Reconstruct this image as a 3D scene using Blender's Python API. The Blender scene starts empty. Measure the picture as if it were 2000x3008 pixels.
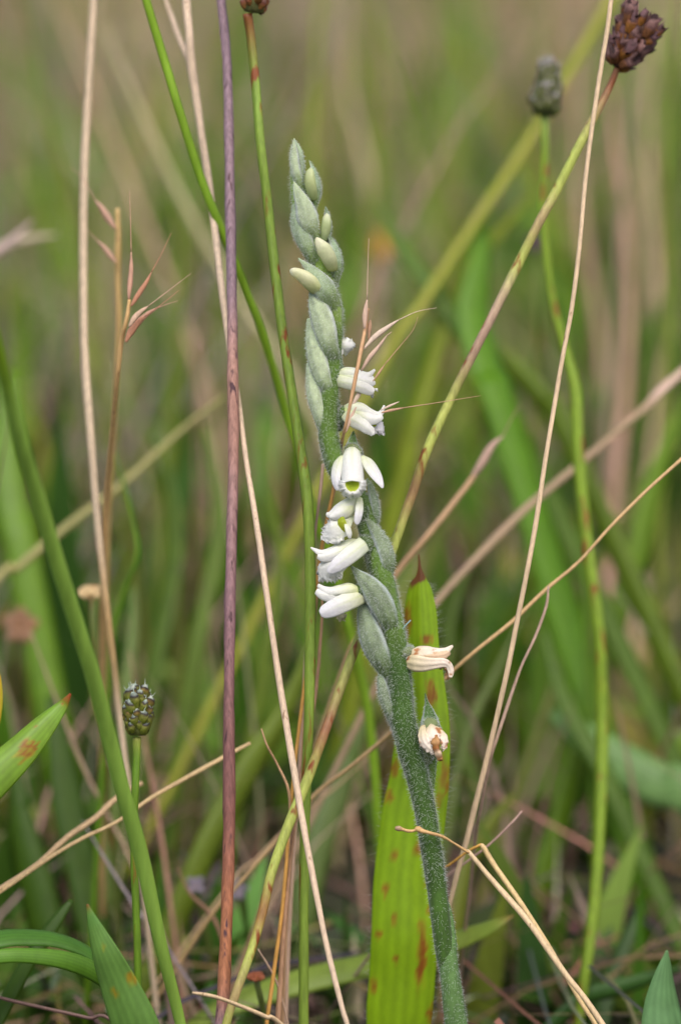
import bpy, math, random
from mathutils import Vector, Matrix, noise as mnoise

random.seed(7)
S = bpy.context.scene
COL = S.collection
MM = 0.001
# ------------------------------------------------------------------ camera
FOC = 600.0                       # mm from lens to the orchid
K = 139.0 / 3008.0                # mm per photo pixel in the plane of the orchid
PITCH = math.radians(14.0)
GROUND_PY = 3400.0                # photo row at which the soil lies in the orchid's plane
CAM_H = (GROUND_PY - 1504) * K * math.cos(PITCH) + FOC * math.sin(PITCH)
FWD = Vector((0, math.cos(PITCH), -math.sin(PITCH)))
UP = Vector((0, math.sin(PITCH), math.cos(PITCH)))
RT = Vector((1, 0, 0))
CAM = Vector((0, 0, CAM_H))
cam_d = bpy.data.cameras.new('camera')
cam = bpy.data.objects.new('camera', cam_d)
COL.objects.link(cam)
cam.location = CAM * MM
cam.rotation_euler = (math.radians(90) - PITCH, 0, 0)
cam_d.sensor_fit = 'VERTICAL'
cam_d.lens = 100.0
cam_d.sensor_height = 139.0 / FOC * 100.0
cam_d.sensor_width = cam_d.sensor_height
cam_d.clip_start = 0.01
cam_d.clip_end = 400.0
cam_d.dof.use_dof = True
cam_d.dof.focus_distance = (FOC - 1.0) * MM
cam_d.dof.aperture_fstop = 6.8
cam_d.dof.aperture_blades = 0
S.camera = cam
# ------------------------------------------------------------------ light
SUN_EL, SUN_AZ = 58.0, -35.0      # soft light from high on the left, a little behind the camera
w = bpy.data.worlds.new('World'); S.world = w; w.use_nodes = True
nt = w.node_tree
sky = nt.nodes.new('ShaderNodeTexSky'); sky.sky_type = 'NISHITA'; sky.sun_disc = False
sky.sun_elevation = math.radians(SUN_EL); sky.sun_rotation = math.radians(180 + SUN_AZ)
sky.air_density = 0.9; sky.dust_density = 4.5; sky.ozone_density = 0.6
bg = nt.nodes['Background']; bg.inputs['Strength'].default_value = 0.12
nt.links.new(sky.outputs[0], bg.inputs['Color'])
sd = bpy.data.lights.new('sun', 'SUN'); sd.energy = 1.5; sd.angle = math.radians(28); sd.color = (1.0, 0.96, 0.90)
sun = bpy.data.objects.new('sun', sd); COL.objects.link(sun)
el, az = math.radians(SUN_EL), math.radians(SUN_AZ)
sdir = Vector((math.sin(az) * math.cos(el), -math.cos(az) * math.cos(el), math.sin(el)))
sun.rotation_euler = sdir.to_track_quat('Z', 'Y').to_euler()
sun.location = (0, 0, 3)
S.view_settings.view_transform = 'Standard'
S.view_settings.look = 'None'
S.view_settings.exposure = 0.70
S.view_settings.gamma = 1.0
S.view_settings.use_curve_mapping = False
S.render.engine = 'CYCLES'
S.cycles.use_denoising = True
S.cycles.use_adaptive_sampling = False
S.cycles.max_bounces = 8
S.cycles.transparent_max_bounces = 4

# ------------------------------------------------------------------ helpers
def W(x, y, z=0.0):
    """photo pixel + mm behind the orchid's plane -> world point in mm"""
    d = FOC + z
    f = K * d / FOC
    return CAM + FWD * d + RT * ((x - 1000) * f) + UP * ((1504 - y) * f)

def pxs(z):
    return K * (FOC + z) / FOC

def lin(c):
    return tuple(((v / 255.0) / 12.92 if v <= 10 else (((v / 255.0) + 0.055) / 1.055) ** 2.4) for v in c)

def camvec(v):
    return (RT * v[0] + UP * v[1] - FWD * v[2]).normalized()

def cr(p0, p1, p2, p3, t):
    return tuple(0.5 * (2 * b + (c - a) * t + (2 * a - 5 * b + 4 * c - d) * t * t + (3 * b - a - 3 * c + d) * t ** 3)
                 for a, b, c, d in zip(p0, p1, p2, p3))

def smooth(P, n):
    out = []
    m = len(P)
    for i in range(m - 1):
        p0 = P[i - 1] if i else tuple(2 * a - b for a, b in zip(P[0], P[1]))
        p3 = P[i + 2] if i + 2 < m else tuple(2 * a - b for a, b in zip(P[-1], P[-2]))
        for j in range(n):
            out.append(cr(p0, P[i], P[i + 1], p3, j / n))
    out.append(P[-1])
    return out

class MB:
    def __init__(s):
        s.v = []; s.f = []; s.c = []; s.uv = []
    def add(s, p, c, uv=(0, 0)):
        s.v.append(p); s.c.append(c); s.uv.append(uv); return len(s.v) - 1
    def build(s, name, mat, parent=None, origin=None, smooth_=True):
        if origin is None:
            if parent is not None:
                origin = Vector(parent.get('_o', (0, 0, 0)))
            else:
                origin = min(s.v, key=lambda p: p.z).copy()
        me = bpy.data.meshes.new(name)
        me.from_pydata([((p - origin) * MM)[:] for p in s.v], [], s.f)
        a = me.color_attributes.new('tint', 'FLOAT_COLOR', 'POINT')
        buf = []
        for c in s.c:
            buf += [c[0], c[1], c[2], 1.0]
        a.data.foreach_set('color', buf)
        ul = me.uv_layers.new(name='UVMap')
        li = [0] * len(me.loops); me.loops.foreach_get('vertex_index', li)
        b2 = []
        for i in li:
            b2 += [s.uv[i][0], s.uv[i][1]]
        ul.data.foreach_set('uv', b2)
        if smooth_:
            me.polygons.foreach_set('use_smooth', [True] * len(me.polygons))
        me.materials.append(mat)
        me.update()
        o = bpy.data.objects.new(name, me)
        COL.objects.link(o)
        if parent is not None:
            o.parent = parent
        else:
            o.location = origin * MM
        o['_o'] = tuple(origin)
        return o

def tag(o, label, cat, group=None):
    o['label'] = label; o['category'] = cat
    group = group or {'dry_straw': 'dry straws crossing among the grass', 'grass_shoot': 'green grass blades around the orchid',
                      'broad_leaf': 'broad leaves among the grass', 'grass_stalk': 'green grass stalks'}.get(o.name.split('.')[0])
    if group: o['group'] = group
    return o

def thing(name, label, cat, origin, group=None):
    o = bpy.data.objects.new(name, None); COL.objects.link(o)
    o.empty_display_size = 0.005
    o.location = origin * MM; o['_o'] = tuple(origin)
    return tag(o, label, cat, group)

def expand(pts, col, n, ground=False):
    """control points (x,y,z,r[,colour]) -> smooth list of (world, radius_mm, colour)"""
    P = []
    cur = lin(col)
    for p in pts:
        c = lin(p[4]) if len(p) > 4 and p[4] else lin(col)
        q = W(p[0], p[1], p[2])
        P.append((q.x, q.y, q.z, p[3] * pxs(p[2])) + c)
    if ground:
        a, b = P[-2], P[-1]
        D = Vector((b[0] - a[0], b[1] - a[1], b[2] - a[2])).normalized()
        h = b[2] + 3.0
        if h > 1.0:
            dz = max(-D.z, 0.7)
            q = Vector(b[:3]) + Vector((D.x, D.y, 0)) * (h / dz) * 0.8
            P.append((q.x, q.y, -3.0) + tuple(b[3:]))
    out = []
    for s_ in smooth(P, n):
        out.append((Vector(s_[:3]), max(s_[3], 0.005), tuple(max(0.0, v) for v in s_[4:7])))
    return out

def sweep(mb, L, ns=10, ridges=0, amp=0.0, rough=0.0, flat=1.0, seed=0, nrm=None):
    base = len(mb.v)
    n0 = None
    ln = 0.0
    N = len(L)
    for i, (p, r, c) in enumerate(L):
        t = (L[min(i + 1, N - 1)][0] - L[max(i - 1, 0)][0])
        t = t.normalized() if t.length > 1e-9 else Vector((0, 0, 1))
        if n0 is None:
            n0 = (camvec(nrm) if nrm else -FWD)
        n0 = (n0 - t * n0.dot(t))
        n0 = n0.normalized() if n0.length > 1e-6 else t.orthogonal().normalized()
        s_ = t.cross(n0)
        if i: ln += (p - L[i - 1][0]).length
        for j in range(ns):
            a = 2 * math.pi * j / ns
            rr = r * (1 + amp * math.cos(ridges * a))
            if rough:
                rr *= 1 + rough * mnoise.noise(Vector((p.x * 0.9 + seed, p.z * 0.9, a * 1.3))) + rough * 1.1 * mnoise.noise(Vector((p.x * .1 + r * 7, p.z * .11, 4.2)))
            mb.add(p + s_ * (math.cos(a) * rr) + n0 * (math.sin(a) * rr * flat), c, (j / ns, ln))
    for i in range(N - 1):
        for j in range(ns):
            k = (j + 1) % ns
            mb.f.append((base + i * ns + j, base + (i + 1) * ns + j, base + (i + 1) * ns + k, base + i * ns + k))
    mb.f.append(tuple(base + j for j in range(ns)))
    mb.f.append(tuple(base + (N - 1) * ns + j for j in reversed(range(ns))))

def sheet(mb, L, nrm=(0, 0, 1), curl=20, nu=6, thick=0.0, twist=0.0, ribs=0, ribamp=0.0, wave=0.0,
          frill=0.0, frill_end=0.0, seed=0, tintfn=None, teeth=0.0):
    """a leaf, blade or petal: an arched section carried along L; curl = half angle of the arch"""
    N = len(L)
    n0 = camvec(nrm)
    cu = math.radians(max(curl, 0.5))
    ms = math.sin(cu) if cu < math.pi / 2 else 1.0
    layers = 2 if thick > 0 else 1
    base = len(mb.v)
    ln = 0.0
    rows = []
    tr = random.Random(seed * 13 + 5)
    SP = seed * 3.7
    TV = {(i, j): (.5 + .9 * mnoise.noise(Vector((i * .37, j * .41, SP))) + tr.uniform(-.12, .12), .5 + .9 * mnoise.noise(Vector((i * .41, j * .37, SP + 5))) + tr.uniform(-.12, .12),
                   .8 * mnoise.noise(Vector((i * .4, j * .4, SP + 9)))) for i in range(N) for j in range(nu + 1)} if teeth else {}
    for i, (p, w_, c) in enumerate(L):
        v = i / (N - 1)
        t = (L[min(i + 1, N - 1)][0] - L[max(i - 1, 0)][0])
        t = t.normalized() if t.length > 1e-9 else Vector((0, 0, 1))
        n = n0 - t * n0.dot(t)
        n = n.normalized() if n.length > 1e-5 else t.orthogonal().normalized()
        if twist:
            n = Matrix.Rotation(math.radians(twist) * v, 3, t) @ n
        s_ = t.cross(n)
        R = w_ / ms
        if i: ln += (p - L[i - 1][0]).length
        rows.append((p, w_, c, v, t, n, s_, R, ln))
    for lay in range(layers):
        for ri, (p, w_, c, v, t, n, s_, R, ln) in enumerate(rows):
            for j in range(nu + 1):
                u = 2.0 * j / nu - 1.0
                a = u * cu
                RR = R - lay * thick
                q = p + s_ * (math.sin(a) * RR) + n * (math.cos(a) * RR - R)
                if ribs:
                    q = q + n * (ribamp * math.cos(ribs * math.pi * u) * min(1.0, w_ / 1.5))
                if wave:
                    q = q + n * (wave * w_ * u * u * math.sin(v * 9 + seed + u * 1.5))
                if frill:
                    e = max(abs(u) ** 3 * min(1, v * 1.4), (max(0.0, v - 0.72) / 0.28) ** 1.5 if frill_end else 0)
                    ph = Vector((v * 9 + seed, u * 7, seed * 1.7))
                    d1 = mnoise.noise(ph * 1.3); d2 = mnoise.noise(ph * 1.5 + Vector((7, 3, 1)))
                    zig = math.sin((u * 5 + v * 6) * 6.0 + seed)
                    q = q + n * (frill * e * (d1 + 0.25 * zig)) + t * (frill * e * (d2 + 0.35 * zig)) + s_ * (frill * e * 0.5 * d1)
                if teeth and v > .25:
                    q1, q2, q3 = TV[(ri, j)]
                    ej = min(j, nu - j); ei = N - 1 - ri
                    if ej < 3 and nu > 20: q = q + (s_ * (1 if j > nu / 2 else -1) * (q1 - .3) + n * (q3 * .7)) * (teeth * (1, .5, .22)[ej])
                    elif ej == 0: q = q + s_ * (teeth * (q1 - .3) * (1 if j else -1)) + n * (teeth * q3 * .6)
                    if ei < 3 and nu > 20: q = q + (t * (q2 - .3) + n * (q3 * .7)) * (teeth * (1, .55, .25)[ei])
                    elif ei == 0: q = q + t * (teeth * (q2 - .3)) + n * (teeth * q3 * .6)
                cc = c if tintfn is None else tintfn(q, u, v, c)
                mb.add(q, cc, (u, ln))
    M = nu + 1
    for lay in range(layers):
        o = base + lay * N * M
        for i in range(N - 1):
            for j in range(nu):
                q = (o + i * M + j, o + i * M + j + 1, o + (i + 1) * M + j + 1, o + (i + 1) * M + j)
                mb.f.append(q if lay == 0 else q[::-1])
    if layers == 2:
        o2 = base + N * M
        for i in range(N - 1):
            mb.f.append((base + i * M, base + (i + 1) * M, o2 + (i + 1) * M, o2 + i * M))
            mb.f.append((base + (i + 1) * M + nu, base + i * M + nu, o2 + i * M + nu, o2 + (i + 1) * M + nu))
        for j in range(nu):
            mb.f.append((base + j + 1, base + j, o2 + j, o2 + j + 1))
            k = (N - 1) * M
            mb.f.append((base + k + j, base + k + j + 1, o2 + k + j + 1, o2 + k + j))

def hairs(src, n, length, col, rad=0.017, nf0=0, nf1=None, seed=1, droop=0.25, vmin=None):
    """short white hairs standing on the faces of src"""
    rng = random.Random(seed)
    mb = MB()
    tris = []
    tot = 0.0
    for f in src.f[nf0:nf1]:
        if len(f) != 4: continue
        a, b, c, d = (src.v[i] for i in f)
        nn = (c - a).cross(d - b)
        ar = nn.length / 2
        if ar < 1e-9: continue
        tot += ar
        tris.append((tot, a, b, c, d, nn.normalized()))
    import bisect
    keys = [t[0] for t in tris]
    for _ in range(n):
        T = tris[min(bisect.bisect(keys, rng.random() * tot), len(tris) - 1)]
        u, v = rng.random(), rng.random()
        if vmin is not None and T[1].z < vmin and rng.random() < .72: continue
        a, b, c, d, nn = T[1:]
        p = (a * (1 - u) + b * u) * (1 - v) + (d * (1 - u) + c * u) * v
        dr = (nn + Vector((rng.gauss(0, .38), rng.gauss(0, .38), rng.gauss(0, .38) - droop))).normalized()
        l = length * rng.uniform(0.45, 1.25)
        x = dr.orthogonal().normalized(); y = dr.cross(x)
        bend = Vector((rng.gauss(0, .15), rng.gauss(0, .15), -rng.random() * 0.3)) * l
        i0 = len(mb.v)
        for k in range(3):
            an = k * 2.0944
            mb.add(p - dr * 0.02 + (x * math.cos(an) + y * math.sin(an)) * rad, col)
        m = p + dr * l * 0.55
        for k in range(3):
            an = k * 2.0944
            mb.add(m + (x * math.cos(an) + y * math.sin(an)) * rad * 0.8, col)
        tp = mb.add(p + dr * l + bend * 0.6, col)
        for k in range(3):
            j = (k + 1) % 3
            mb.f.append((i0 + k, i0 + j, i0 + 3 + j, i0 + 3 + k))
            mb.f.append((i0 + 3 + k, i0 + 3 + j, tp))
    return mb

# ------------------------------------------------------------------ materials
def mat_plant(name, rough=0.55, trans=0.0, scale=(900, 900, 900), amt=0.35, bump=0.0, spot=None, spot_scale=(400, 400, 120),
              spot_lo=0.62, spec=0.35, sheen=0.0, vein=0.0, sss=0.0, vlo=0.86):
    m = bpy.data.materials.new(name); m.use_nodes = True
    N = m.node_tree.nodes; Lk = m.node_tree.links
    b = N['Principled BSDF']
    at = N.new('ShaderNodeAttribute'); at.attribute_name = 'tint'
    tc = N.new('ShaderNodeTexCoord')
    mp = N.new('ShaderNodeMapping'); mp.inputs['Scale'].default_value = scale
    Lk.new(tc.outputs['Object'], mp.inputs['Vector'])
    nz = N.new('ShaderNodeTexNoise'); nz.inputs['Scale'].default_value = 1.0; nz.inputs['Detail'].default_value = 4.0
    nz.inputs['Roughness'].default_value = 0.65
    Lk.new(mp.outputs[0], nz.inputs['Vector'])
    mr = N.new('ShaderNodeMapRange'); mr.inputs['From Min'].default_value = 0.25; mr.inputs['From Max'].default_value = 0.75
    mr.inputs['To Min'].default_value = 1 - amt; mr.inputs['To Max'].default_value = 1 + amt
    Lk.new(nz.outputs['Fac'], mr.inputs['Value'])
    mx = N.new('ShaderNodeVectorMath'); mx.operation = 'SCALE'
    Lk.new(at.outputs['Color'], mx.inputs[0]); Lk.new(mr.outputs[0], mx.inputs['Scale'])
    col = mx.outputs[0]
    if vein:
        uv = N.new('ShaderNodeUVMap')
        sp = N.new('ShaderNodeSeparateXYZ'); Lk.new(uv.outputs[0], sp.inputs[0])
        ml = N.new('ShaderNodeMath'); ml.operation = 'MULTIPLY'; ml.inputs[1].default_value = vein
        Lk.new(sp.outputs['X'], ml.inputs[0])
        cs = N.new('ShaderNodeMath'); cs.operation = 'COSINE'; Lk.new(ml.outputs[0], cs.inputs[0])
        r2 = N.new('ShaderNodeMapRange'); r2.inputs['From Min'].default_value = -1; r2.inputs['From Max'].default_value = 1
        r2.inputs['To Min'].default_value = vlo; r2.inputs['To Max'].default_value = 1 + (1 - vlo) * .5
        Lk.new(cs.outputs[0], r2.inputs['Value'])
        m2 = N.new('ShaderNodeVectorMath'); m2.operation = 'SCALE'
        Lk.new(col, m2.inputs[0]); Lk.new(r2.outputs[0], m2.inputs['Scale']); col = m2.outputs[0]
    if spot:
        mp2 = N.new('ShaderNodeMapping'); mp2.inputs['Scale'].default_value = spot_scale
        Lk.new(tc.outputs['Object'], mp2.inputs['Vector'])
        n2 = N.new('ShaderNodeTexNoise'); n2.inputs['Scale'].default_value = 1.0; n2.inputs['Detail'].default_value = 3.0
        Lk.new(mp2.outputs[0], n2.inputs['Vector'])
        r3 = N.new('ShaderNodeMapRange'); r3.inputs['From Min'].default_value = spot_lo; r3.inputs['From Max'].default_value = spot_lo + 0.1
        Lk.new(n2.outputs['Fac'], r3.inputs['Value'])
        mc = N.new('ShaderNodeMix'); mc.data_type = 'RGBA'
        Lk.new(r3.outputs[0], mc.inputs['Factor']); Lk.new(col, mc.inputs['A'])
        mc.inputs['B'].default_value = lin(spot) + (1,)
        col = mc.outputs['Result']
    Lk.new(col, b.inputs['Base Color'])
    b.inputs['Roughness'].default_value = rough
    b.inputs['Specular IOR Level'].default_value = spec
    if sheen:
        b.inputs['Sheen Weight'].default_value = sheen
    if sss:
        b.inputs['Subsurface Weight'].default_value = sss
        b.inputs['Subsurface Radius'].default_value = (1.0, 0.9, 0.6)
        b.inputs['Subsurface Scale'].default_value = 0.0006
    if bump:
        bm_ = N.new('ShaderNodeBump'); bm_.inputs['Strength'].default_value = bump; bm_.inputs['Distance'].default_value = 0.0002
        Lk.new(nz.outputs['Fac'], bm_.inputs['Height']); Lk.new(bm_.outputs[0], b.inputs['Normal'])
    if trans:
        tr = N.new('ShaderNodeBsdfTranslucent'); Lk.new(col, tr.inputs['Color'])
        ms = N.new('ShaderNodeMixShader'); ms.inputs[0].default_value = trans
        Lk.new(b.outputs[0], ms.inputs[1]); Lk.new(tr.outputs[0], ms.inputs[2])
        Lk.new(ms.outputs[0], N['Material Output'].inputs['Surface'])
    return m

M_STEM = mat_plant('ribbed_stem', 0.5, 0, (1500, 1500, 130), 0.30, 0.35, spot=(124, 66, 28), spot_scale=(700, 700, 80), spot_lo=0.585)
M_PURPLE = mat_plant('purple_dry_stem', 0.62, 0, (2500, 2500, 160), 0.45, 0.5, spot=(80, 54, 60), spot_scale=(1500, 1500, 150), spot_lo=0.60)
M_STRAW = mat_plant('dry_straw', 0.5, 0, (2500, 2500, 110), 0.28, 0.3, spot=(120, 84, 54), spot_scale=(1500, 1500, 220), spot_lo=0.66)
M_BLADE = mat_plant('grass_blade', 0.5, 0.30, (700, 700, 60), 0.25, 0.2, vein=14.0)
M_LEAF = mat_plant('broad_leaf', 0.42, 0.28, (500, 500, 250), 0.16, 0.25, vein=19.0, vlo=0.90)
M_MEADOW = mat_plant('meadow_blade', 0.6, 0.12, (300, 300, 40), 0.25, 0.0)
M_BRACT = mat_plant('downy_bract', 0.7, 0.12, (1100, 1100, 600), 0.34, 0.4, sheen=0.08, spec=0.2)
M_OSTEM = mat_plant('downy_stem', 0.65, 0.0, (2200, 2200, 1200), 0.30, 0.4, sheen=0.2, spec=0.2)
M_PETAL = mat_plant('white_petal', 0.45, 0.40, (2600, 2600, 2600), 0.07, 0.6, spec=0.45)
M_WILT = mat_plant('wilted_petal', 0.6, 0.22, (1300, 1300, 1300), 0.14, 0.5, spot=(176, 120, 74), spot_scale=(700, 700, 700), spot_lo=0.60)
M_HAIR = mat_plant('plant_hair', 0.5, 0.35, (100, 100, 100), 0.05, 0, spec=0.4)
M_SEED = mat_plant('seed_capsule', 0.65, 0.0, (2600, 2600, 2600), 0.5, 0.6, spec=0.25)
M_CHAFF = mat_plant('chaff', 0.5, 0.2, (2600, 2600, 500), 0.25, 0.3)

# ------------------------------------------------------------------ ground
def ground_material():
    m = bpy.data.materials.new('soil_and_moss'); m.use_nodes = True
    N = m.node_tree.nodes; Lk = m.node_tree.links; b = N['Principled BSDF']
    tc = N.new('ShaderNodeTexCoord')
    n1 = N.new('ShaderNodeTexNoise'); n1.inputs['Scale'].default_value = 55; n1.inputs['Detail'].default_value = 8
    n2 = N.new('ShaderNodeTexNoise'); n2.inputs['Scale'].default_value = 9; n2.inputs['Detail'].default_value = 4
    Lk.new(tc.outputs['Object'], n1.inputs['Vector']); Lk.new(tc.outputs['Object'], n2.inputs['Vector'])
    r = N.new('ShaderNodeValToRGB'); cr_ = r.color_ramp
    cr_.elements[0].position = .3; cr_.elements[0].color = (0.014, 0.012, 0.006, 1)
    cr_.elements[1].position = .72; cr_.elements[1].color = (0.05, 0.038, 0.022, 1)
    e = cr_.elements.new(.5); e.color = (0.025, 0.03, 0.009, 1)
    Lk.new(n1.outputs['Fac'], r.inputs[0])
    r2 = N.new('ShaderNodeValToRGB'); r2.color_ramp.elements[0].color = (0.02, 0.03, 0.007, 1); r2.color_ramp.elements[1].color = (0.05, 0.04, 0.024, 1)
    Lk.new(n2.outputs['Fac'], r2.inputs[0])
    mx = N.new('ShaderNodeMix'); mx.data_type = 'RGBA'; mx.inputs['Factor'].default_value = .45
    Lk.new(r.outputs[0], mx.inputs['A']); Lk.new(r2.outputs[0], mx.inputs['B']); Lk.new(mx.outputs['Result'], b.inputs['Base Color'])
    b.inputs['Roughness'].default_value = .95
    bp = N.new('ShaderNodeBump'); bp.inputs['Distance'].default_value = .01; bp.inputs['Strength'].default_value = .8
    Lk.new(n1.outputs['Fac'], bp.inputs['Height']); Lk.new(bp.outputs[0], b.inputs['Normal'])
    return m
g = MB()
xs = [-150000, -40000, -9000, -3000, -1200] + [-900 + 45 * i for i in range(41)] + [1200, 3000, 9000, 40000, 150000]
ys = [-150000, -40000, -9000, -2000, -300, 0, 200] + [380 + 40 * i for i in range(40)] + [2400, 3200, 5000, 9000, 40000, 150000]
for yy in ys:
    for xx in xs:
        h = 0.0
        if abs(xx) < 4000 and -300 < yy < 6000:
            h = 9 * mnoise.noise(Vector((xx * .008, yy * .008, 0))) - 7
        g.add(Vector((xx, yy, h)), (.05, .05, .02))
nx = len(xs)
for j in range(len(ys) - 1):
    for i in range(nx - 1):
        g.f.append((j * nx + i, j * nx + i + 1, (j + 1) * nx + i + 1, (j + 1) * nx + i))
go = g.build('ground', ground_material(), origin=Vector((0, 0, 0)))
go['kind'] = 'structure'

# ------------------------------------------------------------------ meadow behind (uncountable)
TAN = [(208, 184, 148), (198, 172, 136), (218, 196, 164), (190, 162, 130), (206, 176, 156), (196, 168, 150), (180, 150, 122), (214, 188, 168)]
GRN = [(112, 140, 40), (96, 130, 30), (134, 152, 54), (80, 118, 26), (146, 152, 72), (104, 134, 52)]
DGRN = [(62, 98, 20), (50, 80, 16), (74, 108, 26), (68, 98, 36)]
BRN = [(164, 140, 118), (146, 122, 102), (172, 150, 128), (154, 132, 116), (128, 106, 88)]
def scatter(mb, rng, n, d0, d1, xw, h0, h1, w0, w1, ptan, lean=0.35, seg=5, pal=None, clear=0.0, power=1.0, amp=0.9, sc=.011, gap=0.0):
    for _ in range(n):
        y = d0 + (d1 - d0) * rng.random() ** power
        x = rng.uniform(-xw, xw) * (y / d1) ** 0.8
        if abs(x) < clear * y: continue
        if gap and mnoise.noise(Vector((x * .013, y * .010, 9.1))) < -gap: continue
        patch = mnoise.noise(Vector((x * sc, y * sc * .35, 3.3))) * amp
        hgt = 1 + .5 * mnoise.noise(Vector((x * sc * .7, y * sc * .4, 6.6)))
        h = rng.uniform(h0, h1) * hgt; wd = rng.uniform(w0, w1)
        az = rng.uniform(0, 6.283); ln = abs(rng.gauss(0, lean))
        dx, dy = math.cos(az) * ln, math.sin(az) * ln * 0.6
        q = rng.random()
        if q < ptan + patch:
            c = lin(rng.choice(TAN if rng.random() < (.72 if d0 > 1400 else .42) else BRN)); wd *= 0.7
        else:
            c = tuple(v * (1.25 if d0 > 1400 else 1) for v in lin(rng.choice(pal or GRN)))
        c = tuple(v * rng.uniform(.7, 1.15) for v in c)
        fa = rng.uniform(-0.9, 0.9)
        sv = Vector((math.cos(fa), math.sin(fa), 0)) * wd * .5
        cv = rng.uniform(0.1, 1.4)
        nl = math.sqrt(1 + ln * ln)
        b0 = len(mb.v)
        for i in range(seg + 1):
            t = i / seg
            p = Vector((x + dx * h * t ** (1 + cv) / nl, y + dy * h * t ** (1 + cv) / nl, -8 + h * (t - 0.25 * min(ln, 1.6) * cv * t * t) / nl))
            ww = sv * (1 - t ** 2.2) * (0.65 + .35 * min(1, t * 4)) if i < seg else sv * 0.04
            mb.add(p - ww, c, (-1, t)); mb.add(p + ww, c, (1, t))
        for i in range(seg):
            mb.f.append((b0 + 2 * i, b0 + 2 * i + 1, b0 + 2 * i + 3, b0 + 2 * i + 2))
rng = random.Random(11)
mb = MB()
scatter(mb, rng, 2600, 670, 880, 190, 12, 42, 1.2, 5.0, 0.16, 1.2, pal=DGRN, gap=.06)
scatter(mb, rng, 1500, 618, 740, 130, 8, 30, 1.0, 4.0, 0.10, 1.3, pal=DGRN, gap=.05)
scatter(mb, rng, 260, 622, 730, 110, 15, 40, 5, 10, -1, 1.2, pal=GRN + DGRN, amp=0, gap=.05)
scatter(mb, rng, 360, 622, 770, 110, 15, 60, 0.7, 1.7, 0.97, 1.7, amp=.1)
scatter(mb, rng, 380, 690, 840, 130, 30, 70, 5, 12, -1, 1.0, pal=GRN + DGRN, amp=0)
scatter(mb, rng, 380, 700, 900, 130, 25, 85, 0.6, 1.8, 0.92, 1.5, amp=.2)
scatter(mb, rng, 170, 640, 820, 110, 30, 110, 0.6, 1.5, 1.5, 1.0, amp=0)
scatter(mb, rng, 260, 668, 830, 120, 18, 50, 5, 10, -1, 1.3, pal=GRN + DGRN, amp=0, gap=.05)
scatter(mb, rng, 420, 800, 1150, 220, 30, 80, 6, 13, 0.05, 1.2, pal=GRN + DGRN, amp=.1)
scatter(mb, rng, 6500, 770, 1150, 240, 22, 78, 1.2, 5.0, 0.20, 1.4, pal=GRN + DGRN, gap=.06, sc=.03, amp=1.2)
scatter(mb, rng, 4200, 1100, 1500, 320, 30, 90, 1.4, 6.5, 0.54, 1.3, gap=.10, sc=.028, amp=1.2)
scatter(mb, rng, 700, 740, 1400, 300, 60, 170, 0.8, 2.2, 0.85, 1.0)
scatter(mb, rng, 300, 900, 1500, 320, 60, 140, 3, 8.0, 0.12, 0.8)
scatter(mb, rng, 14000, 1450, 2800, 640, 30, 85, 2, 9, 0.70, 1.5, sc=.024, gap=.2, amp=1.3)
scatter(mb, rng, 1200, 1400, 2600, 620, 90, 190, 2, 7, 0.74, 0.8, sc=.02)
scatter(mb, rng, 12000, 2700, 5000, 1700, 60, 180, 4, 14, 0.76, 1.2, sc=.014, amp=1.3)
scatter(mb, rng, 9000, 4800, 15000, 6500, 200, 420, 4, 12, 0.72, 0.6, seg=4, sc=.004)
scatter(mb, rng, 1100, 420, 720, 330, 40, 150, 1.2, 3.5, 0.40, 0.25, clear=0.25)
o = mb.build('meadow_grass', M_MEADOW, origin=Vector((0, 900, 0)))
o['kind'] = 'stuff'; o['label'] = 'mixed green and straw coloured meadow grass blurred behind the orchid'
mb = MB()
for _ in range(4200):
    y = 560 + 1500 * rng.random() ** 1.4; x = rng.uniform(-.4, .4) * y * .55
    l = rng.uniform(8, 55); wd = rng.uniform(.3, 1.1) * max(1, y / 800); az = rng.uniform(0, 6.283)
    d = Vector((math.cos(az), math.sin(az), rng.gauss(0, .22)))
    c = tuple(v * rng.uniform(.4, 1.1) for v in lin(rng.choice([(132, 114, 90), (112, 98, 78), (96, 84, 68), (146, 126, 100), (84, 74, 60)])))
    p = Vector((x, y, rng.uniform(-6, 10)))
    s_ = Vector((-d.y, d.x, rng.gauss(0, .4))).normalized() * wd * .5
    bnd = Vector((0, 0, rng.uniform(-4, 5)))
    b0 = len(mb.v)
    for i in range(4):
        t = i / 3
        q = p + d * l * (t - .5) + bnd * (4 * t * (1 - t))
        mb.add(q - s_, c); mb.add(q + s_, c)
    for i in range(3):
        mb.f.append((b0 + 2 * i, b0 + 2 * i + 1, b0 + 2 * i + 3, b0 + 2 * i + 2))
o = mb.build('leaf_litter', M_MEADOW, origin=Vector((0, 800, 0)))
o['kind'] = 'stuff'; o['label'] = 'dead brown grass litter lying on the dark soil'

# ------------------------------------------------------------------ single blades, straws and leaves
Q = 2000 / 1568.0
def stem(name, label, cat, pts, col, mat=None, ns=10, n=6, ridges=3, amp=0.14, rough=0.10, ground=True, group=None, flat=1.0, parent=None):
    mb = MB()
    if name == 'dry_straw': pts = [tuple(p[:3]) + (p[3] * .84,) + tuple(p[4:]) for p in pts]
    sweep(mb, expand(pts, col, n, ground), ns, ridges, amp, rough, flat)
    o = mb.build(name, mat or M_STRAW, parent)
    if label: tag(o, label, cat, group)
    return o

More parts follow.
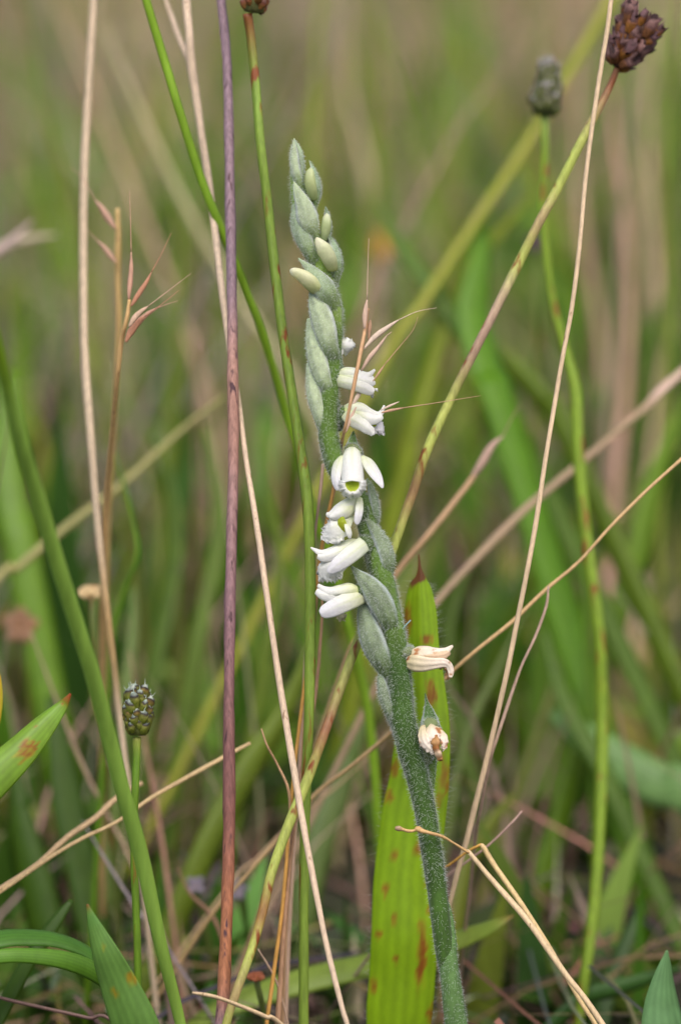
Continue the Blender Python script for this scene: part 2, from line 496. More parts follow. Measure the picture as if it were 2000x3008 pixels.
def leaf(name, label, cat, pts, col, mat=None, curl=25, nu=8, n=6, nrm=(0, 0, 1), ground=True, thick=0.15, twist=0, ribs=0,
         ribamp=0, wave=0.0, tintfn=None, group=None, parent=None, seed=0):
    mb = MB()
    sheet(mb, expand(pts, col, n, ground), nrm, curl, nu, thick, twist, ribs, ribamp, wave, seed=seed, tintfn=tintfn)
    o = mb.build(name, mat or M_BLADE, parent)
    if label: tag(o, label, cat, group)
    return o

# blurred blades of the background: (name, label, category, [(x,y) in a 1568 wide copy of the photo], depth mm, half width, colour, kind)
BG = [
 ('grass_shoot', 'olive green blurred blade sloping down from the upper left corner', 'grass blade', [(40, -60), (90, 180), (150, 420), (205, 700), (260, 1000)], 330, 20, (110, 128, 48)),
 ('dry_straw', 'blurred tan straw slanting behind the top of the left tan stem', 'straw', [(90, -80), (190, 150), (300, 430), (400, 680), (470, 900)], 380, 15, (186, 156, 124)),
 ('dry_straw', 'wide pale olive straw slanting down across the left background', 'straw', [(240, 60), (330, 270), (430, 480), (560, 700), (650, 830), (740, 1000)], 260, 19, (176, 168, 124)),
 ('grass_shoot', 'soft mid green blade low behind the pale forked straw', 'grass blade', [(330, 120), (390, 330), (420, 600), (400, 900), (380, 1200)], 300, 22, (112, 136, 40)),
 ('grass_shoot', 'bright yellow green blade blurred behind the orchid tip', 'grass blade', [(735, -40), (725, 180), (720, 330), (735, 600), (760, 900)], 300, 21, (128, 148, 34)),
 ('grass_shoot', 'sage green blade blurred right of the orchid tip', 'grass blade', [(850, -60), (875, 150), (880, 330), (850, 600), (830, 900)], 420, 22, (126, 138, 76)),
 ('grass_shoot', 'green blade at the top blurred left of the oval seed head', 'grass blade', [(1000, -60), (1015, 120), (1010, 300), (960, 560), (900, 800)], 420, 22, (108, 132, 62)),
 ('dry_straw', 'pale blurred straw standing right of the orchid tip', 'straw', [(790, -40), (800, 200), (850, 420), (870, 700), (860, 900)], 460, 19, (172, 150, 120)),
 ('grass_stalk', 'long olive yellow stem blurred and sloping behind the oval seed head', 'grass stem', [(1440, -60), (1390, 30), (1240, 290), (1130, 460), (1050, 580), (960, 720), (850, 900)], 118, 18, (146, 148, 50)),
 ('grass_shoot', 'yellow green blade arching behind the middle of the diagonal stem', 'grass blade', [(1215, 450), (1150, 530), (1075, 610), (1030, 720), (980, 880), (920, 1100)], 118, 44, (128, 150, 30)),
 ('broad_leaf', 'dark green broad leaf with blunt tip blurred left of the diagonal stem', 'leaf', [(1118, 530), (1106, 620), (1095, 730), (1125, 850), (1180, 1000)], 112, 54, (94, 148, 20)),
 ('grass_shoot', 'narrow teal green blade slanting right of the yellow flower', 'grass blade', [(868, 470), (900, 530), (950, 600), (1010, 680), (1080, 780), (1150, 900)], 118, 40, (88, 126, 44)),
 ('grass_shoot', 'wide green blade slanting down behind the awns of the dry grass', 'grass blade', [(1000, 720), (1090, 780), (1180, 850), (1260, 940), (1320, 1050)], 115, 44, (100, 130, 38)),
 ('grass_shoot', 'tall green blade at the right edge near the top', 'grass blade', [(1560, -60), (1545, 200), (1530, 420), (1540, 700), (1530, 900)], 260, 20, (122, 142, 62)),
 ('grass_shoot', 'dark green blade leaving the right edge beside the pale diagonal straw', 'grass blade', [(1600, 150), (1575, 350), (1560, 520), (1530, 700), (1500, 900)], 300, 22, (88, 116, 40)),
 ('dry_straw', 'rosy tan straw standing at the right under the brown seed head', 'straw', [(1400, 180), (1430, 420), (1450, 640), (1440, 900), (1420, 1100)], 330, 20, (186, 144, 122)),
 ('dry_straw', 'buff straw blurred near the right edge', 'straw', [(1500, 60), (1490, 300), (1500, 560), (1520, 800), (1500, 1000)], 380, 22, (182, 152, 124)),
 ('dry_straw', 'dusky brown straw blurred between the two right hand seed heads', 'straw', [(1310, 60), (1330, 300), (1340, 520), (1380, 760), (1400, 1000)], 400, 22, (158, 128, 104)),
 ('grass_shoot', 'green blade standing left of the right straw in mid height', 'grass blade', [(1290, 700), (1310, 840), (1330, 960), (1335, 1100), (1345, 1300)], 100, 17, (98, 142, 18)),
 ('grass_shoot', 'deep green blade leaving the right edge in mid height', 'grass blade', [(1590, 900), (1540, 1020), (1500, 1140), (1470, 1280), (1430, 1400)], 116, 46, (106, 148, 28)),
 ('grass_shoot', 'grey green blurred blade crossing below the right diagonal straw', 'grass blade', [(1000, 980), (1080, 1090), (1180, 1200), (1280, 1310), (1360, 1420), (1420, 1500)], 110, 14, (116, 132, 76)),
 ('grass_shoot', 'pale sage blade rising blurred at the right edge', 'grass blade', [(1570, 1020), (1500, 1100), (1440, 1180), (1380, 1300), (1330, 1420)], 200, 18, (128, 138, 92)),
 ('broad_leaf', 'blue green broad leaf lying blurred at the right edge low down', 'leaf', [(1270, 1640), (1350, 1700), (1430, 1760), (1520, 1810), (1620, 1850)], 85, 62, (130, 176, 150)),
 ('grass_shoot', 'fresh green blade hanging right of the wilted flowers', 'grass blade', [(1250, 1440), (1275, 1530), (1300, 1610), (1345, 1700), (1400, 1800)], 90, 36, (88, 128, 28)),
 ('grass_shoot', 'long soft green blade lying flat at the lower right', 'grass blade', [(1180, 1960), (1290, 2020), (1400, 2060), (1500, 2080), (1620, 2110)], 110, 17, (96, 122, 62)),
 ('dry_straw', 'brown straw rising blurred behind the green stem at lower right', 'straw', [(1440, 1800), (1350, 1900), (1270, 2000), (1180, 2120)], 100, 9, (124, 96, 82)),
 ('dry_straw', 'thick brown straw lying blurred between straw and green stem at right', 'straw', [(1300, 1620), (1250, 1750), (1200, 1880), (1150, 2000)], 120, 16, (136, 112, 92)),
 ('dry_straw', 'dull brown straw lying on the soil at the lower right', 'straw', [(1130, 2100), (1220, 2220), (1300, 2330), (1350, 2420)], 70, 11, (140, 112, 84)),
 ('broad_leaf', 'deep green leaf blurred against the left edge in mid height', 'leaf', [(30, 850), (20, 950), (15, 1060), (30, 1180), (60, 1320)], 118, 48, (104, 150, 26)),
 ('dry_straw', 'wide olive straw rising from the left edge behind the thick green stem', 'straw', [(520, 910), (420, 990), (290, 1110), (160, 1210), (40, 1310), (-60, 1400)], 130, 19, (150, 144, 88)),
 ('grass_shoot', 'bright green bent blade with brown joint left of the purple stem', 'grass blade', [(265, 1040), (285, 1110), (308, 1200), (318, 1280), (285, 1370), (262, 1460), (250, 1600)], 55, 12, (108, 156, 30)),
 ('broad_leaf', 'pale grey green leaf blurred right of the left tan stem', 'leaf', [(310, 1350), (312, 1440), (305, 1530), (295, 1640), (280, 1760)], 80, 24, (118, 146, 100)),
 ('grass_shoot', 'green blade leaning left behind the purple stem', 'grass blade', [(470, 980), (500, 1120), (500, 1260), (470, 1400), (440, 1560)], 118, 40, (94, 126, 30)),
 ('grass_shoot', 'dark green upright blade behind the seed bearing tan straw', 'grass blade', [(350, 1000), (390, 1130), (400, 1260), (380, 1400), (350, 1550)], 119, 40, (82, 114, 30)),
 ('grass_shoot', 'yellow green blade right of the thin pale straw in mid height', 'grass blade', [(610, 1000), (625, 1150), (640, 1290), (630, 1420), (600, 1560)], 160, 22, (104, 132, 26)),
 ('broad_leaf', 'light green wide leaf sloping behind the purple stem low down', 'leaf', [(720, 1480), (660, 1640), (590, 1750), (530, 1860), (470, 1980)], 70, 40, (124, 150, 60)),
 ('broad_leaf', 'grey green leaf blurred behind the base of the thin straws', 'leaf', [(860, 1600), (810, 1720), (770, 1830), (730, 1950), (700, 2080)], 80, 44, (104, 132, 84)),
 ('broad_leaf', 'dark green leaf at the lower left behind the spotted leaf tip', 'leaf', [(120, 1600), (140, 1720), (160, 1850), (190, 1990), (220, 2140)], 72, 46, (70, 106, 26)),
 ('broad_leaf', 'broad deep green leaf low at the left edge', 'leaf', [(30, 1760), (40, 1880), (70, 2020), (110, 2180), (150, 2300)], 68, 56, (72, 108, 26)),
 ('broad_leaf', 'small dark green pointed leaf behind the lower left leaves', 'leaf', [(165, 2072), (130, 2120), (90, 2180), (40, 2260)], 15, 22, (72, 110, 32)),
 ('dry_straw', 'rosy brown straw leaning behind the small seed head', 'straw', [(300, 1500), (330, 1690), (360, 1850), (385, 2020), (405, 2180)], 60, 10, (166, 124, 104)),
 ('dry_straw', 'grey brown straw slanting down left of the small seed head', 'straw', [(70, 1450), (130, 1610), (190, 1760), (250, 1880), (310, 2000)], 55, 9, (164, 138, 112)),
 ('dry_straw', 'lilac grey straw lying behind the thick green stem low down', 'straw', [(190, 1890), (250, 1990), (320, 2100), (390, 2190)], 40, 7, (150, 136, 140)),
 ('dry_straw', 'brown curled straw resting low left of the purple stem', 'straw', [(410, 2000), (440, 2060), (490, 2110), (520, 2190), (530, 2280)], 40, 9, (142, 104, 82)),
 ('dry_straw', 'thin blurred straw crossing behind the thin straws low in the middle', 'straw', [(900, 1680), (800, 1790), (690, 1880), (590, 1980), (520, 2050)], 45, 6, (176, 146, 110)),
 ('grass_shoot', 'blurred dark green blade behind the rusty leaf at the right', 'grass blade', [(1090, 1270), (1040, 1420), (1030, 1560), (1060, 1700), (1100, 1850)], 150, 24, (86, 116, 42)),
 ('grass_shoot', 'blurred grey green blade right of the wilted flower', 'grass blade', [(1210, 1400), (1150, 1530), (1090, 1650), (1050, 1780), (1030, 1900)], 130, 20, (104, 128, 92)),
 ('broad_leaf', 'dark blue green leaf low beside the bottom right leaf', 'leaf', [(1480, 2080), (1430, 2190), (1390, 2290), (1370, 2380)], 60, 30, (70, 108, 62)),
 ('broad_leaf', 'flat blue green leaf at the bottom right behind the pointed leaf', 'leaf', [(1570, 2230), (1490, 2255), (1410, 2280), (1330, 2310)], 45, 24, (66, 112, 66)),
 ('broad_leaf', 'yellow green leaf lit softly under the rusty leaf base', 'leaf', [(1180, 1830), (1130, 1900), (1080, 1990), (1060, 2090)], 70, 24, (132, 148, 62)),
]
rng = random.Random(5)
for (nm, lab, cat, P, z, hw, c) in BG:
    if c[1] > c[0] + 8: c = (c[0] * (.94 if z > 100 else .86), c[1] * (.90 if z > 100 else .84), c[2] * .55)
    N = len(P)
    pts = []
    for i, (x, y) in enumerate(P):
        t = i / (N - 1)
        taper = 0.30 + 0.70 * min(1.0, t * 2.2) if nm != 'grass_stalk' else 1.0
        zz = (z * 0.6 if z > 120 else z) * (1.0 - 0.12 * t)
        pts.append((x * Q, y * Q, zz, hw * Q * taper * (0.85 if nm == 'broad_leaf' else 0.62)))
    if nm == 'dry_straw' or nm == 'grass_stalk':
        stem(nm, lab, cat, pts, c, M_STRAW, ns=7, n=4, rough=0.1)
    else:
        leaf(nm, lab, cat, pts, c, M_BLADE if nm == 'grass_shoot' else M_LEAF, curl=rng.uniform(15, 50), nu=4, n=4, thick=0.12,
             nrm=(rng.uniform(-.6, .6), rng.uniform(-.1, .5), 1))

# ------------------------------------------------------------------ seed heads
def capsule_mesh(name, seed, cols, mat, length, width, kind):
    """one seed capsule: a scale wrapped round a pod, with a ragged dark lip"""
    r = random.Random(seed)
    mb = MB()
    nr, ns = 6, 8
    for i in range(nr):
        t = i / (nr - 1)
        rr = width * (0.55 + 0.6 * math.sin(math.pi * min(1, t * 0.8 + .12))) * (0.45 if (i == nr - 1 and kind != 'open') else 1)
        c = lin(cols[0]) if t < .5 else (lin(cols[1]) if t < .7 else (lin(cols[2]) if t < .9 else lin(cols[3])))
        for j in range(ns):
            a = 2 * math.pi * j / ns
            jag = r.uniform(-.14, .14) * length * ((2.4 if kind == 'open' else .8) if i >= nr - 2 else .2)
            k = rr * (r.uniform(.6, 1.5) if kind == 'open' and i >= nr - 2 else r.uniform(.88, 1.12))
            mb.add(Vector((math.cos(a) * k, math.sin(a) * k * .75, t * length + jag)), c)
    for i in range(nr - 1):
        for j in range(ns):
            k = (j + 1) % ns
            mb.f.append((i * ns + j, i * ns + k, (i + 1) * ns + k, (i + 1) * ns + j))
    cin = mb.add(Vector((0, 0, length * (0.62 if kind == 'open' else 1.02))), lin((40, 28, 28) if kind == 'open' else cols[3]))
    for j in range(ns):
        mb.f.append(((nr - 1) * ns + j, (nr - 1) * ns + (j + 1) % ns, cin))
    if kind != 'open':      # a dry thread-like style
        b0 = len(mb.v)
        dirv = Vector((r.uniform(-.6, .6), r.uniform(-.6, .6), 1)).normalized()
        for k in range(3):
            mb.add(Vector((math.cos(k * 2.09), math.sin(k * 2.09), 0)) * width * .16 + Vector((0, 0, length * .9)), lin(cols[3]))
        tp = mb.add(Vector((0, 0, length)) + dirv * length * .55, lin(cols[3]))
        for k in range(3):
            mb.f.append((b0 + k, b0 + (k + 1) % 3, tp))
    me = mb.build(name, mat, origin=Vector((0, 0, 0)))
    d = me.data
    bpy.data.objects.remove(me)
    return d

def seed_head(root, axis0, axis1, rad, n, meshes, col_core, prof, tilt=0.75, spread=1.0, seed=1, name='seed_capsule'):
    """axis0 (base) -> axis1 (top) world mm; capsules set round a core in a spiral"""
    r = random.Random(seed)
    ax = (axis1 - axis0); H = ax.length; t = ax.normalized()
    x = t.orthogonal().normalized(); y = t.cross(x)
    core = MB()
    L = [(axis0 + ax * (i / 8), rad * .62 * prof(i / 8) + .05, lin(col_core)) for i in range(9)]
    sweep(core, L, 9)
    core.build('core', M_SEED, root)
    O = Vector(root['_o'])
    for i in range(n):
        v = (i + .5) / n
        a = i * 2.39996 + r.uniform(-.2, .2)
        out = x * math.cos(a) + y * math.sin(a)
        p = axis0 + ax * v + out * rad * .50 * prof(v)
        k = tilt + (1 - tilt) * v
        d = (out * (1.25 - k) * spread + t * (.25 + .75 * k) + Vector((r.gauss(0, .1), r.gauss(0, .1), r.gauss(0, .1)))).normalized()
        me = r.choice(meshes)
        o = bpy.data.objects.new(name, me); COL.objects.link(o)
        o.parent = root
        q = d.to_track_quat('Z', 'Y')
        s_ = r.uniform(.82, 1.18)
        o.matrix_basis = Matrix.Translation((p - O) * MM) @ q.to_matrix().to_4x4() @ Matrix.Rotation(r.uniform(0, 6.28), 4, 'Z') @ Matrix.Diagonal((s_, s_, s_, 1))

def plantain(label, stem_pts, col, head0, head1, rad_px, n, meshes, core, prof, tilt, spread, seed, amp=.12, rough=.06, ridges=5, cat='ribwort plantain'):
    mb = MB(); L = expand(stem_pts, col, 6, True)
    sweep(mb, L, 14, ridges, amp, rough)
    root = thing('ribwort_plantain', label, cat, L[-1][0], 'ribwort plantains gone to seed')
    mb.build('stem', M_STEM, root)
    z = head0[2]
    seed_head(root, W(*head0), W(*head1), rad_px * pxs(z), n, meshes, core, prof, tilt, spread, seed)
    return root, mb, L

cap_g = [capsule_mesh('seed_capsule', i, [(100, 108, 34), (108, 110, 48), (40, 30, 34), (150, 164, 150)], M_SEED, 1.75, .74, 'shut') for i in range(5)] + \
        [capsule_mesh('seed_capsule', i + 7, [(100, 98, 36), (112, 94, 46), (34, 28, 30), (164, 172, 160)], M_SEED, 1.65, .70, 'shut') for i in range(2)]
cap_b = [capsule_mesh('seed_capsule', i + 10, [(132, 86, 36), (92, 56, 42), (62, 40, 40), (104, 76, 80)], M_SEED, 2.7, .84, 'open') for i in range(5)] + \
        [capsule_mesh('seed_capsule', i + 20, [(104, 66, 38), (96, 66, 62), (118, 88, 84), (62, 42, 42)], M_SEED, 2.5, .9, 'open') for i in range(4)]
cap_d = [capsule_mesh('seed_capsule', i + 30, [(72, 80, 34), (108, 112, 70), (66, 58, 62), (158, 156, 150)], M_SEED, 1.7, .7, 'shut') for i in range(4)]
cap_r = [capsule_mesh('seed_capsule', i + 40, [(124, 84, 40), (120, 70, 44), (90, 52, 40), (120, 90, 80)], M_SEED, 1.6, .6, 'shut') for i in range(4)]

egg = lambda v: max(.25, math.sin(math.pi * (0.14 + .76 * v)) ** .6)
cone_up = lambda v: .18 + .95 * v if v < .85 else 1.0
drop = lambda v: max(.3, (1 - v) ** .3) * min(1, .6 + 3 * v)

# the tall ribbed stem left of the orchid
plantain('tall ribbed green plantain stem left of orchid, seed head cut by frame top',
         [(728, 40, 10, 14, (122, 66, 30)), (738, 110, 10, 13, (116, 96, 36)), (752, 250, 9, 13), (766, 420, 8, 13), (790, 620, 8, 13), (812, 820, 7, 14), (836, 1010, 6, 14),
          (872, 1240, 5, 15), (902, 1450, 4, 16), (912, 1640, 4, 16), (913, 1800, 4, 16), (911, 1960, 4, 15), (908, 2120, 4, 14), (900, 2320, 5, 14), (894, 2580, 6, 14), (893, 2960, 8, 14)],
         (118, 142, 52), (745, 35, 10), (775, -220, 10), 62, 70, cap_r, (90, 90, 50), lambda v: .75, .7, 1.0, 4)
# the diagonal stem with the brown head
plantain('pale diagonal plantain stem bearing dry dark brown seed head, crossing behind the orchid',
         [(1812, 200, 14, 9, (112, 74, 44)), (1790, 255, 14, 10, (124, 80, 50)), (1752, 330, 13, 12, (150, 130, 80)), (1700, 430, 12, 13), (1640, 550, 12, 14), (1585, 650, 11, 14, (160, 140, 96)), (1530, 760, 11, 14),
          (1470, 880, 10, 13, (168, 146, 116)), (1390, 1040, 9, 13, (150, 124, 100)), (1330, 1160, 9, 13, (158, 160, 84)), (1260, 1310, 8, 14), (1215, 1440, 8, 14, (140, 110, 72)), (1165, 1580, 7, 14), (1110, 1740, 6, 14), (1050, 1890, 5, 14), (990, 2050, 4, 14, (150, 140, 84)),
          (955, 2150, 3, 14, (136, 96, 66)), (900, 2300, 2, 15), (850, 2420, 1, 15), (800, 2560, 0, 14), (772, 2680, -1, 14, (140, 104, 60)), (740, 2790, -2, 14), (690, 2930, -3, 13, (156, 136, 90)), (655, 3050, -3, 13)],
         (164, 172, 84), (1808, 198, 14), (1880, 72, 14), 90, 36, cap_b, (70, 46, 34), cone_up, .5, 1.05, 3, amp=.06)
# the oval head at the right
plantain('blurred green plantain stem at the right with oval dark seed head',
         [(1600, 335, 50, 11, (128, 150, 70)), (1600, 480, 50, 12), (1592, 620, 50, 12), (1606, 760, 50, 12), (1625, 900, 50, 13), (1660, 1030, 50, 15), (1690, 1150, 49, 17), (1700, 1350, 48, 18), (1725, 1600, 47, 18), (1758, 1850, 46, 18), (1768, 2100, 46, 19), (1764, 2350, 44, 18), (1750, 2600, 42, 17), (1720, 2850, 40, 16), (1690, 3050, 40, 15)],
         (116, 142, 36), (1602, 340, 50), (1610, 202, 50), 68, 64, cap_d, (60, 66, 36), drop, .92, .6, 6, amp=.08)
# the small head at lower left
plantain('short plantain stem with small sharp knobbly green seed head at lower left',
         [(404, 2165, 2, 12, (132, 138, 60)), (402, 2230, 2, 11), (398, 2330, 2, 11), (394, 2450, 3, 11), (398, 2600, 4, 11), (404, 2750, 5, 11), (406, 2860, 6, 11)],
         (96, 128, 34), (405, 2160, 2), (406, 2045, 2), 58, 46, cap_g, (88, 94, 44), egg, .86, .7, 9, amp=.08)

# ------------------------------------------------------------------ nearer stems and straws
o = stem('dry_stalk', 'purple brown dry stem standing upright left of the orchid', 'dry stem',
     [(640, -120, 16, 13), (650, 0, 15, 13), (665, 150, 14, 13), (671, 300, 13, 13), (676, 600, 10, 14), (681, 850, 8, 14), (684, 1064, 6, 15, (168, 128, 116)), (686, 1300, 5, 15, (160, 120, 108)), (684, 1446, 4, 15, (150, 116, 112)), (676, 1765, 2, 16, (132, 100, 104)),
      (673, 2064, 0, 16, (126, 90, 88)), (674, 2382, 0, 17, (132, 88, 80)), (668, 2638, 0, 17, (160, 104, 76)), (658, 2893, 0, 18, (160, 108, 82)), (648, 3060, 0, 18)],
     (138, 114, 122), M_PURPLE, ns=12, ridges=4, amp=.06, rough=.12)
# pale forked straw
mb = MB()
L = expand([(540, -140, 24, 12), (548, 0, 22, 12), (557, 100, 20, 12), (562, 185, 20, 15), (576, 280, 20, 13), (593, 400, 19, 12), (611, 520, 18, 12), (632, 680, 16, 11), (652, 850, 13, 10), (676, 1030, 11, 9), (700, 1170, 7, 8), (722, 1340, 5, 8), (757, 1560, 2, 9), (790, 1790, 0, 9),
            (822, 2010, -1, 10), (870, 2300, -3, 10), (905, 2500, -5, 10), (960, 2780, -7, 9), (1005, 2960, -8, 8), (1032, 3060, -8, 8)], (202, 178, 152), 6, True)
sweep(mb, L, 9, 0, 0, .10)
root = thing('forked_straw', 'long pale straw with forked upper end, running down in front of all stems', 'straw', L[-1][0])
mb.build('stalk', M_STRAW, root)
mb = MB(); sweep(mb, expand([(480, -20, 30, 4), (505, 50, 27, 8), (530, 120, 23, 9), (560, 190, 20, 9)], (196, 172, 146), 5), 8); mb.build('side_branch', M_STRAW, root)

stem('dry_straw', 'blurred pale tan straw standing upright near the left edge', 'straw',
     [(284, -130, 34, 14), (277, 0, 34, 14), (262, 250, 33, 14), (250, 500, 32, 15), (247, 800, 30, 14), (252, 1050, 28, 14), (270, 1300, 26, 14), (290, 1550, 26, 13), (312, 1750, 26, 12, (176, 146, 104)), (336, 1950, 26, 12, (160, 134, 92)), (355, 2120, 27, 11), (385, 2350, 28, 10), (420, 2600, 30, 10)],
     (196, 174, 146), ns=9)
leaf('grass_shoot', 'bright green narrow blade crossing behind the purple stem', 'grass blade',
     [(395, -130, 12, 11), (430, 0, 12, 12), (475, 150, 13, 13), (520, 300, 13, 13), (560, 430, 14, 13), (600, 550, 15, 13), (645, 660, 16, 13), (690, 770, 18, 13), (725, 860, 20, 12), (765, 960, 22, 12), (805, 1090, 25, 12), (845, 1230, 28, 12), (885, 1360, 30, 12), (930, 1530, 33, 12), (985, 1690, 36, 13), (1040, 1900, 38, 14), (1085, 2120, 40, 14), (1110, 2400, 42, 14)],
     (138, 176, 46), curl=60, nu=6)
stem('grass_stalk', 'thick smooth green stem leaning across the lower left', 'grass stem',
     [(-40, 900, -52, 18, (130, 160, 36)), (6, 1064, -48, 20, (120, 152, 34)), (38, 1200, -44, 22), (72, 1330, -40, 23), (128, 1515, -34, 24), (185, 1700, -29, 24), (232, 1850, -25, 24), (270, 1970, -22, 24), (310, 2120, -18, 23), (357, 2306, -14, 23), (415, 2510, -10, 23), (470, 2760, -7, 20), (520, 2960, -4, 17), (545, 3080, -3, 16)],
     (142, 178, 74), M_BLADE, ns=14, ridges=7, amp=.03, rough=.03)
stem('dry_straw', 'sharp pale straw sloping down from the top right corner', 'straw',
     [(1812, -130, 4, 8), (1797, -20, 4, 8), (1783, 90, 4, 8), (1768, 180, 4, 8), (1745, 330, 4, 8), (1720, 520, 4, 8), (1702, 720, 3, 8), (1680, 900, 3, 8), (1654, 1040, 3, 8), (1630, 1180, 3, 8), (1602, 1350, 2, 8), (1575, 1530, 2, 9), (1548, 1680, 2, 9), (1518, 1830, 3, 9), (1488, 1980, 4, 9), (1442, 2180, 6, 9), (1400, 2350, 8, 10), (1370, 2470, 9, 10), (1345, 2560, 10, 9), (1320, 2660, 11, 8), (1290, 2780, 14, 7)],
     (208, 182, 148), ns=9, rough=.08)
stem('dry_straw', 'thin golden straw rising to the right edge behind the rusty leaf', 'straw',
     [(2110, 1240, 8, 5), (2010, 1340, 8, 6), (1900, 1440, 9, 6), (1790, 1550, 10, 6), (1700, 1650, 11, 6), (1600, 1735, 12, 7), (1500, 1830, 13, 7), (1400, 1910, 14, 7), (1310, 1990, 16, 7), (1150, 2150, 18, 7), (1020, 2260, 20, 7), (930, 2330, 22, 7), (840, 2440, 24, 7), (700, 2600, 28, 7), (600, 2720, 32, 7)],
     (198, 164, 116), ns=8, rough=.08)
stem('dry_straw', 'short thin grey straw curving beside the long straw at right', 'straw',
     [(1610, 1722, 8, 4), (1604, 1780, 8, 5), (1572, 1870, 8, 5), (1530, 1960, 8, 5), (1490, 2075, 8, 6), (1462, 2160, 8, 6), (1440, 2230, 9, 6), (1410, 2380, 14, 6), (1390, 2520, 20, 6)],
     (178, 150, 132), ns=8)
# broken straws at lower right
mb = MB()
L = expand([(1372, 2500, 1, 6), (1382, 2510, 0, 7), (1440, 2580, 0, 8), (1500, 2648, -1, 9), (1560, 2720, -2, 9), (1660, 2862, -3, 9), (1770, 3012, -4, 9)], (204, 178, 140), 6, True)
sweep(mb, L, 9, 0, 0, .08)
root = thing('bent_straw', 'broken pale straw at lower right with thin bent tip touching orchid stem', 'straw', L[-1][0], 'bent straws at lower right')
mb.build('stalk', M_STRAW, root)
mb = MB(); sweep(mb, expand([(1160, 2433, -3, 6, (150, 124, 96)), (1172, 2434, -3, 8, (160, 134, 104)), (1184, 2437, -3, 5), (1200, 2441, -3, 6), (1216, 2440, -3, 4), (1226, 2436, -3, 8), (1240, 2441, -3, 7), (1262, 2447, -3, 6), (1300, 2458, -2, 5), (1340, 2482, -1, 4), (1378, 2506, 0, 5)], (190, 154, 104), 5), 8, rough=.35)
mb.build('bent_tip', M_STRAW, root)
mb = MB()
L = expand([(1410, 2481, 5, 5), (1420, 2490, 5, 8), (1450, 2540, 5, 8), (1530, 2655, 4, 8), (1620, 2795, 3, 7), (1700, 2935, 2, 7), (1775, 3060, 2, 7)], (206, 178, 128), 6, True)
sweep(mb, L, 9, 0, 0, .08)
root = thing('bent_straw', 'second broken straw at lower right, kinked at its top, right of its twin', 'straw', L[-1][0], 'bent straws at lower right')
mb.build('stalk', M_STRAW, root)
mb = MB(); sweep(mb, expand([(1285, 2560, 8, 4), (1320, 2540, 7, 4), (1370, 2503, 6, 4), (1412, 2481, 5, 5)], (186, 142, 70), 5), 8, rough=.1); mb.build('bent_tip', M_STRAW, root)
stem('dry_straw', 'very thin lilac brown straw crossing under the kinked straw tops', 'straw',
     [(1532, 2383, 10, 3), (1500, 2420, 10, 4), (1440, 2478, 11, 4), (1370, 2532, 12, 4), (1310, 2575, 13, 5), (1230, 2640, 16, 5), (1150, 2720, 22, 5)], (172, 142, 130), ns=8)
# thin upright straws between orchid and plantain
stem('dry_straw', 'thin orange straw rising behind the lower white flowers', 'straw',
     [(985, 1400, 8, 4), (972, 1470, 8, 5), (946, 1600, 8, 5), (926, 1750, 8, 5), (903, 1950, 8, 6), (872, 2200, 8, 6), (852, 2400, 8, 6), (832, 2650, 8, 7), (802, 2880, 8, 7), (780, 3040, 8, 7)], (196, 146, 74), ns=8)
stem('dry_straw', 'thin cut straw end standing left of the front facing flower', 'straw',
     [(950, 1362, 6, 6), (944, 1420, 6, 6), (934, 1500, 6, 5), (923, 1600, 7, 4), (915, 1700, 9, 4), (900, 1900, 11, 5), (885, 2150, 13, 5), (868, 2450, 15, 5), (850, 2750, 17, 6), (840, 3020, 18, 6)], (190, 158, 136), ns=8)
stem('dry_straw', 'dark edged brown straw leaning behind the pale straw near the bottom', 'straw',
     [(948, 1720, 12, 4), (944, 1850, 12, 5), (926, 2050, 11, 6), (890, 2250, 10, 7), (858, 2480, 9, 8), (840, 2680, 8, 9), (824, 2900, 8, 9), (815, 3040, 8, 9)], (168, 130, 100), ns=8, rough=.2)
stem('dry_straw', 'short thin straw tip leaning left above the crossing stems', 'straw',
     [(768, 2140, 5, 2), (785, 2190, 5, 4), (815, 2245, 6, 4), (848, 2320, 6, 5), (852, 2400, 7, 4), (850, 2480, 8, 4), (842, 2640, 9, 4)], (186, 148, 112), ns=8)
stem('dry_straw', 'tan straw sloping up from the left edge with tip right of the purple stem', 'straw',
     [(736, 2183, 15, 6), (640, 2235, 14, 8), (540, 2290, 13, 8), (446, 2344, 12, 8), (344, 2415, 12, 7), (250, 2460, 12, 7), (160, 2512, 12, 7), (0, 2622, 12, 7), (-120, 2700, 12, 7)], (192, 164, 118), ns=8)
stem('dry_straw', 'wider tan straw sloping up from the left edge, ending at the thick stem', 'straw',
     [(420, 2300, 20, 8), (344, 2345, 20, 10), (281, 2404, 18, 11), (200, 2460, 16, 11), (110, 2540, 14, 9), (0, 2612, 12, 9), (-120, 2695, 10, 8)], (178, 150, 112), ns=8)
stem('dry_straw', 'pale flat straw tip lying across the bottom beneath the purple stem', 'straw',
     [(565, 2916, -9, 4), (600, 2921, -9, 7), (640, 2930, -9, 7), (700, 2952, -8, 7), (780, 2986, -7, 8), (850, 3030, -5, 8)], (196, 170, 134), ns=8)
stem('dry_straw', 'purple brown straw lying along the bottom left corner', 'straw',
     [(-60, 2915, 10, 5), (40, 2940, 10, 6), (150, 2965, 10, 6), (260, 2990, 9, 6), (360, 3020, 8, 6)], (128, 100, 92), ns=8)
stem('dry_straw', 'short thin twig leaning at the bottom by the thin straws', 'straw',
     [(758, 2788, 8, 3), (790, 2840, 8, 4), (815, 2890, 8, 4), (835, 2960, 8, 4), (850, 3030, 8, 4)], (170, 142, 120), ns=7)
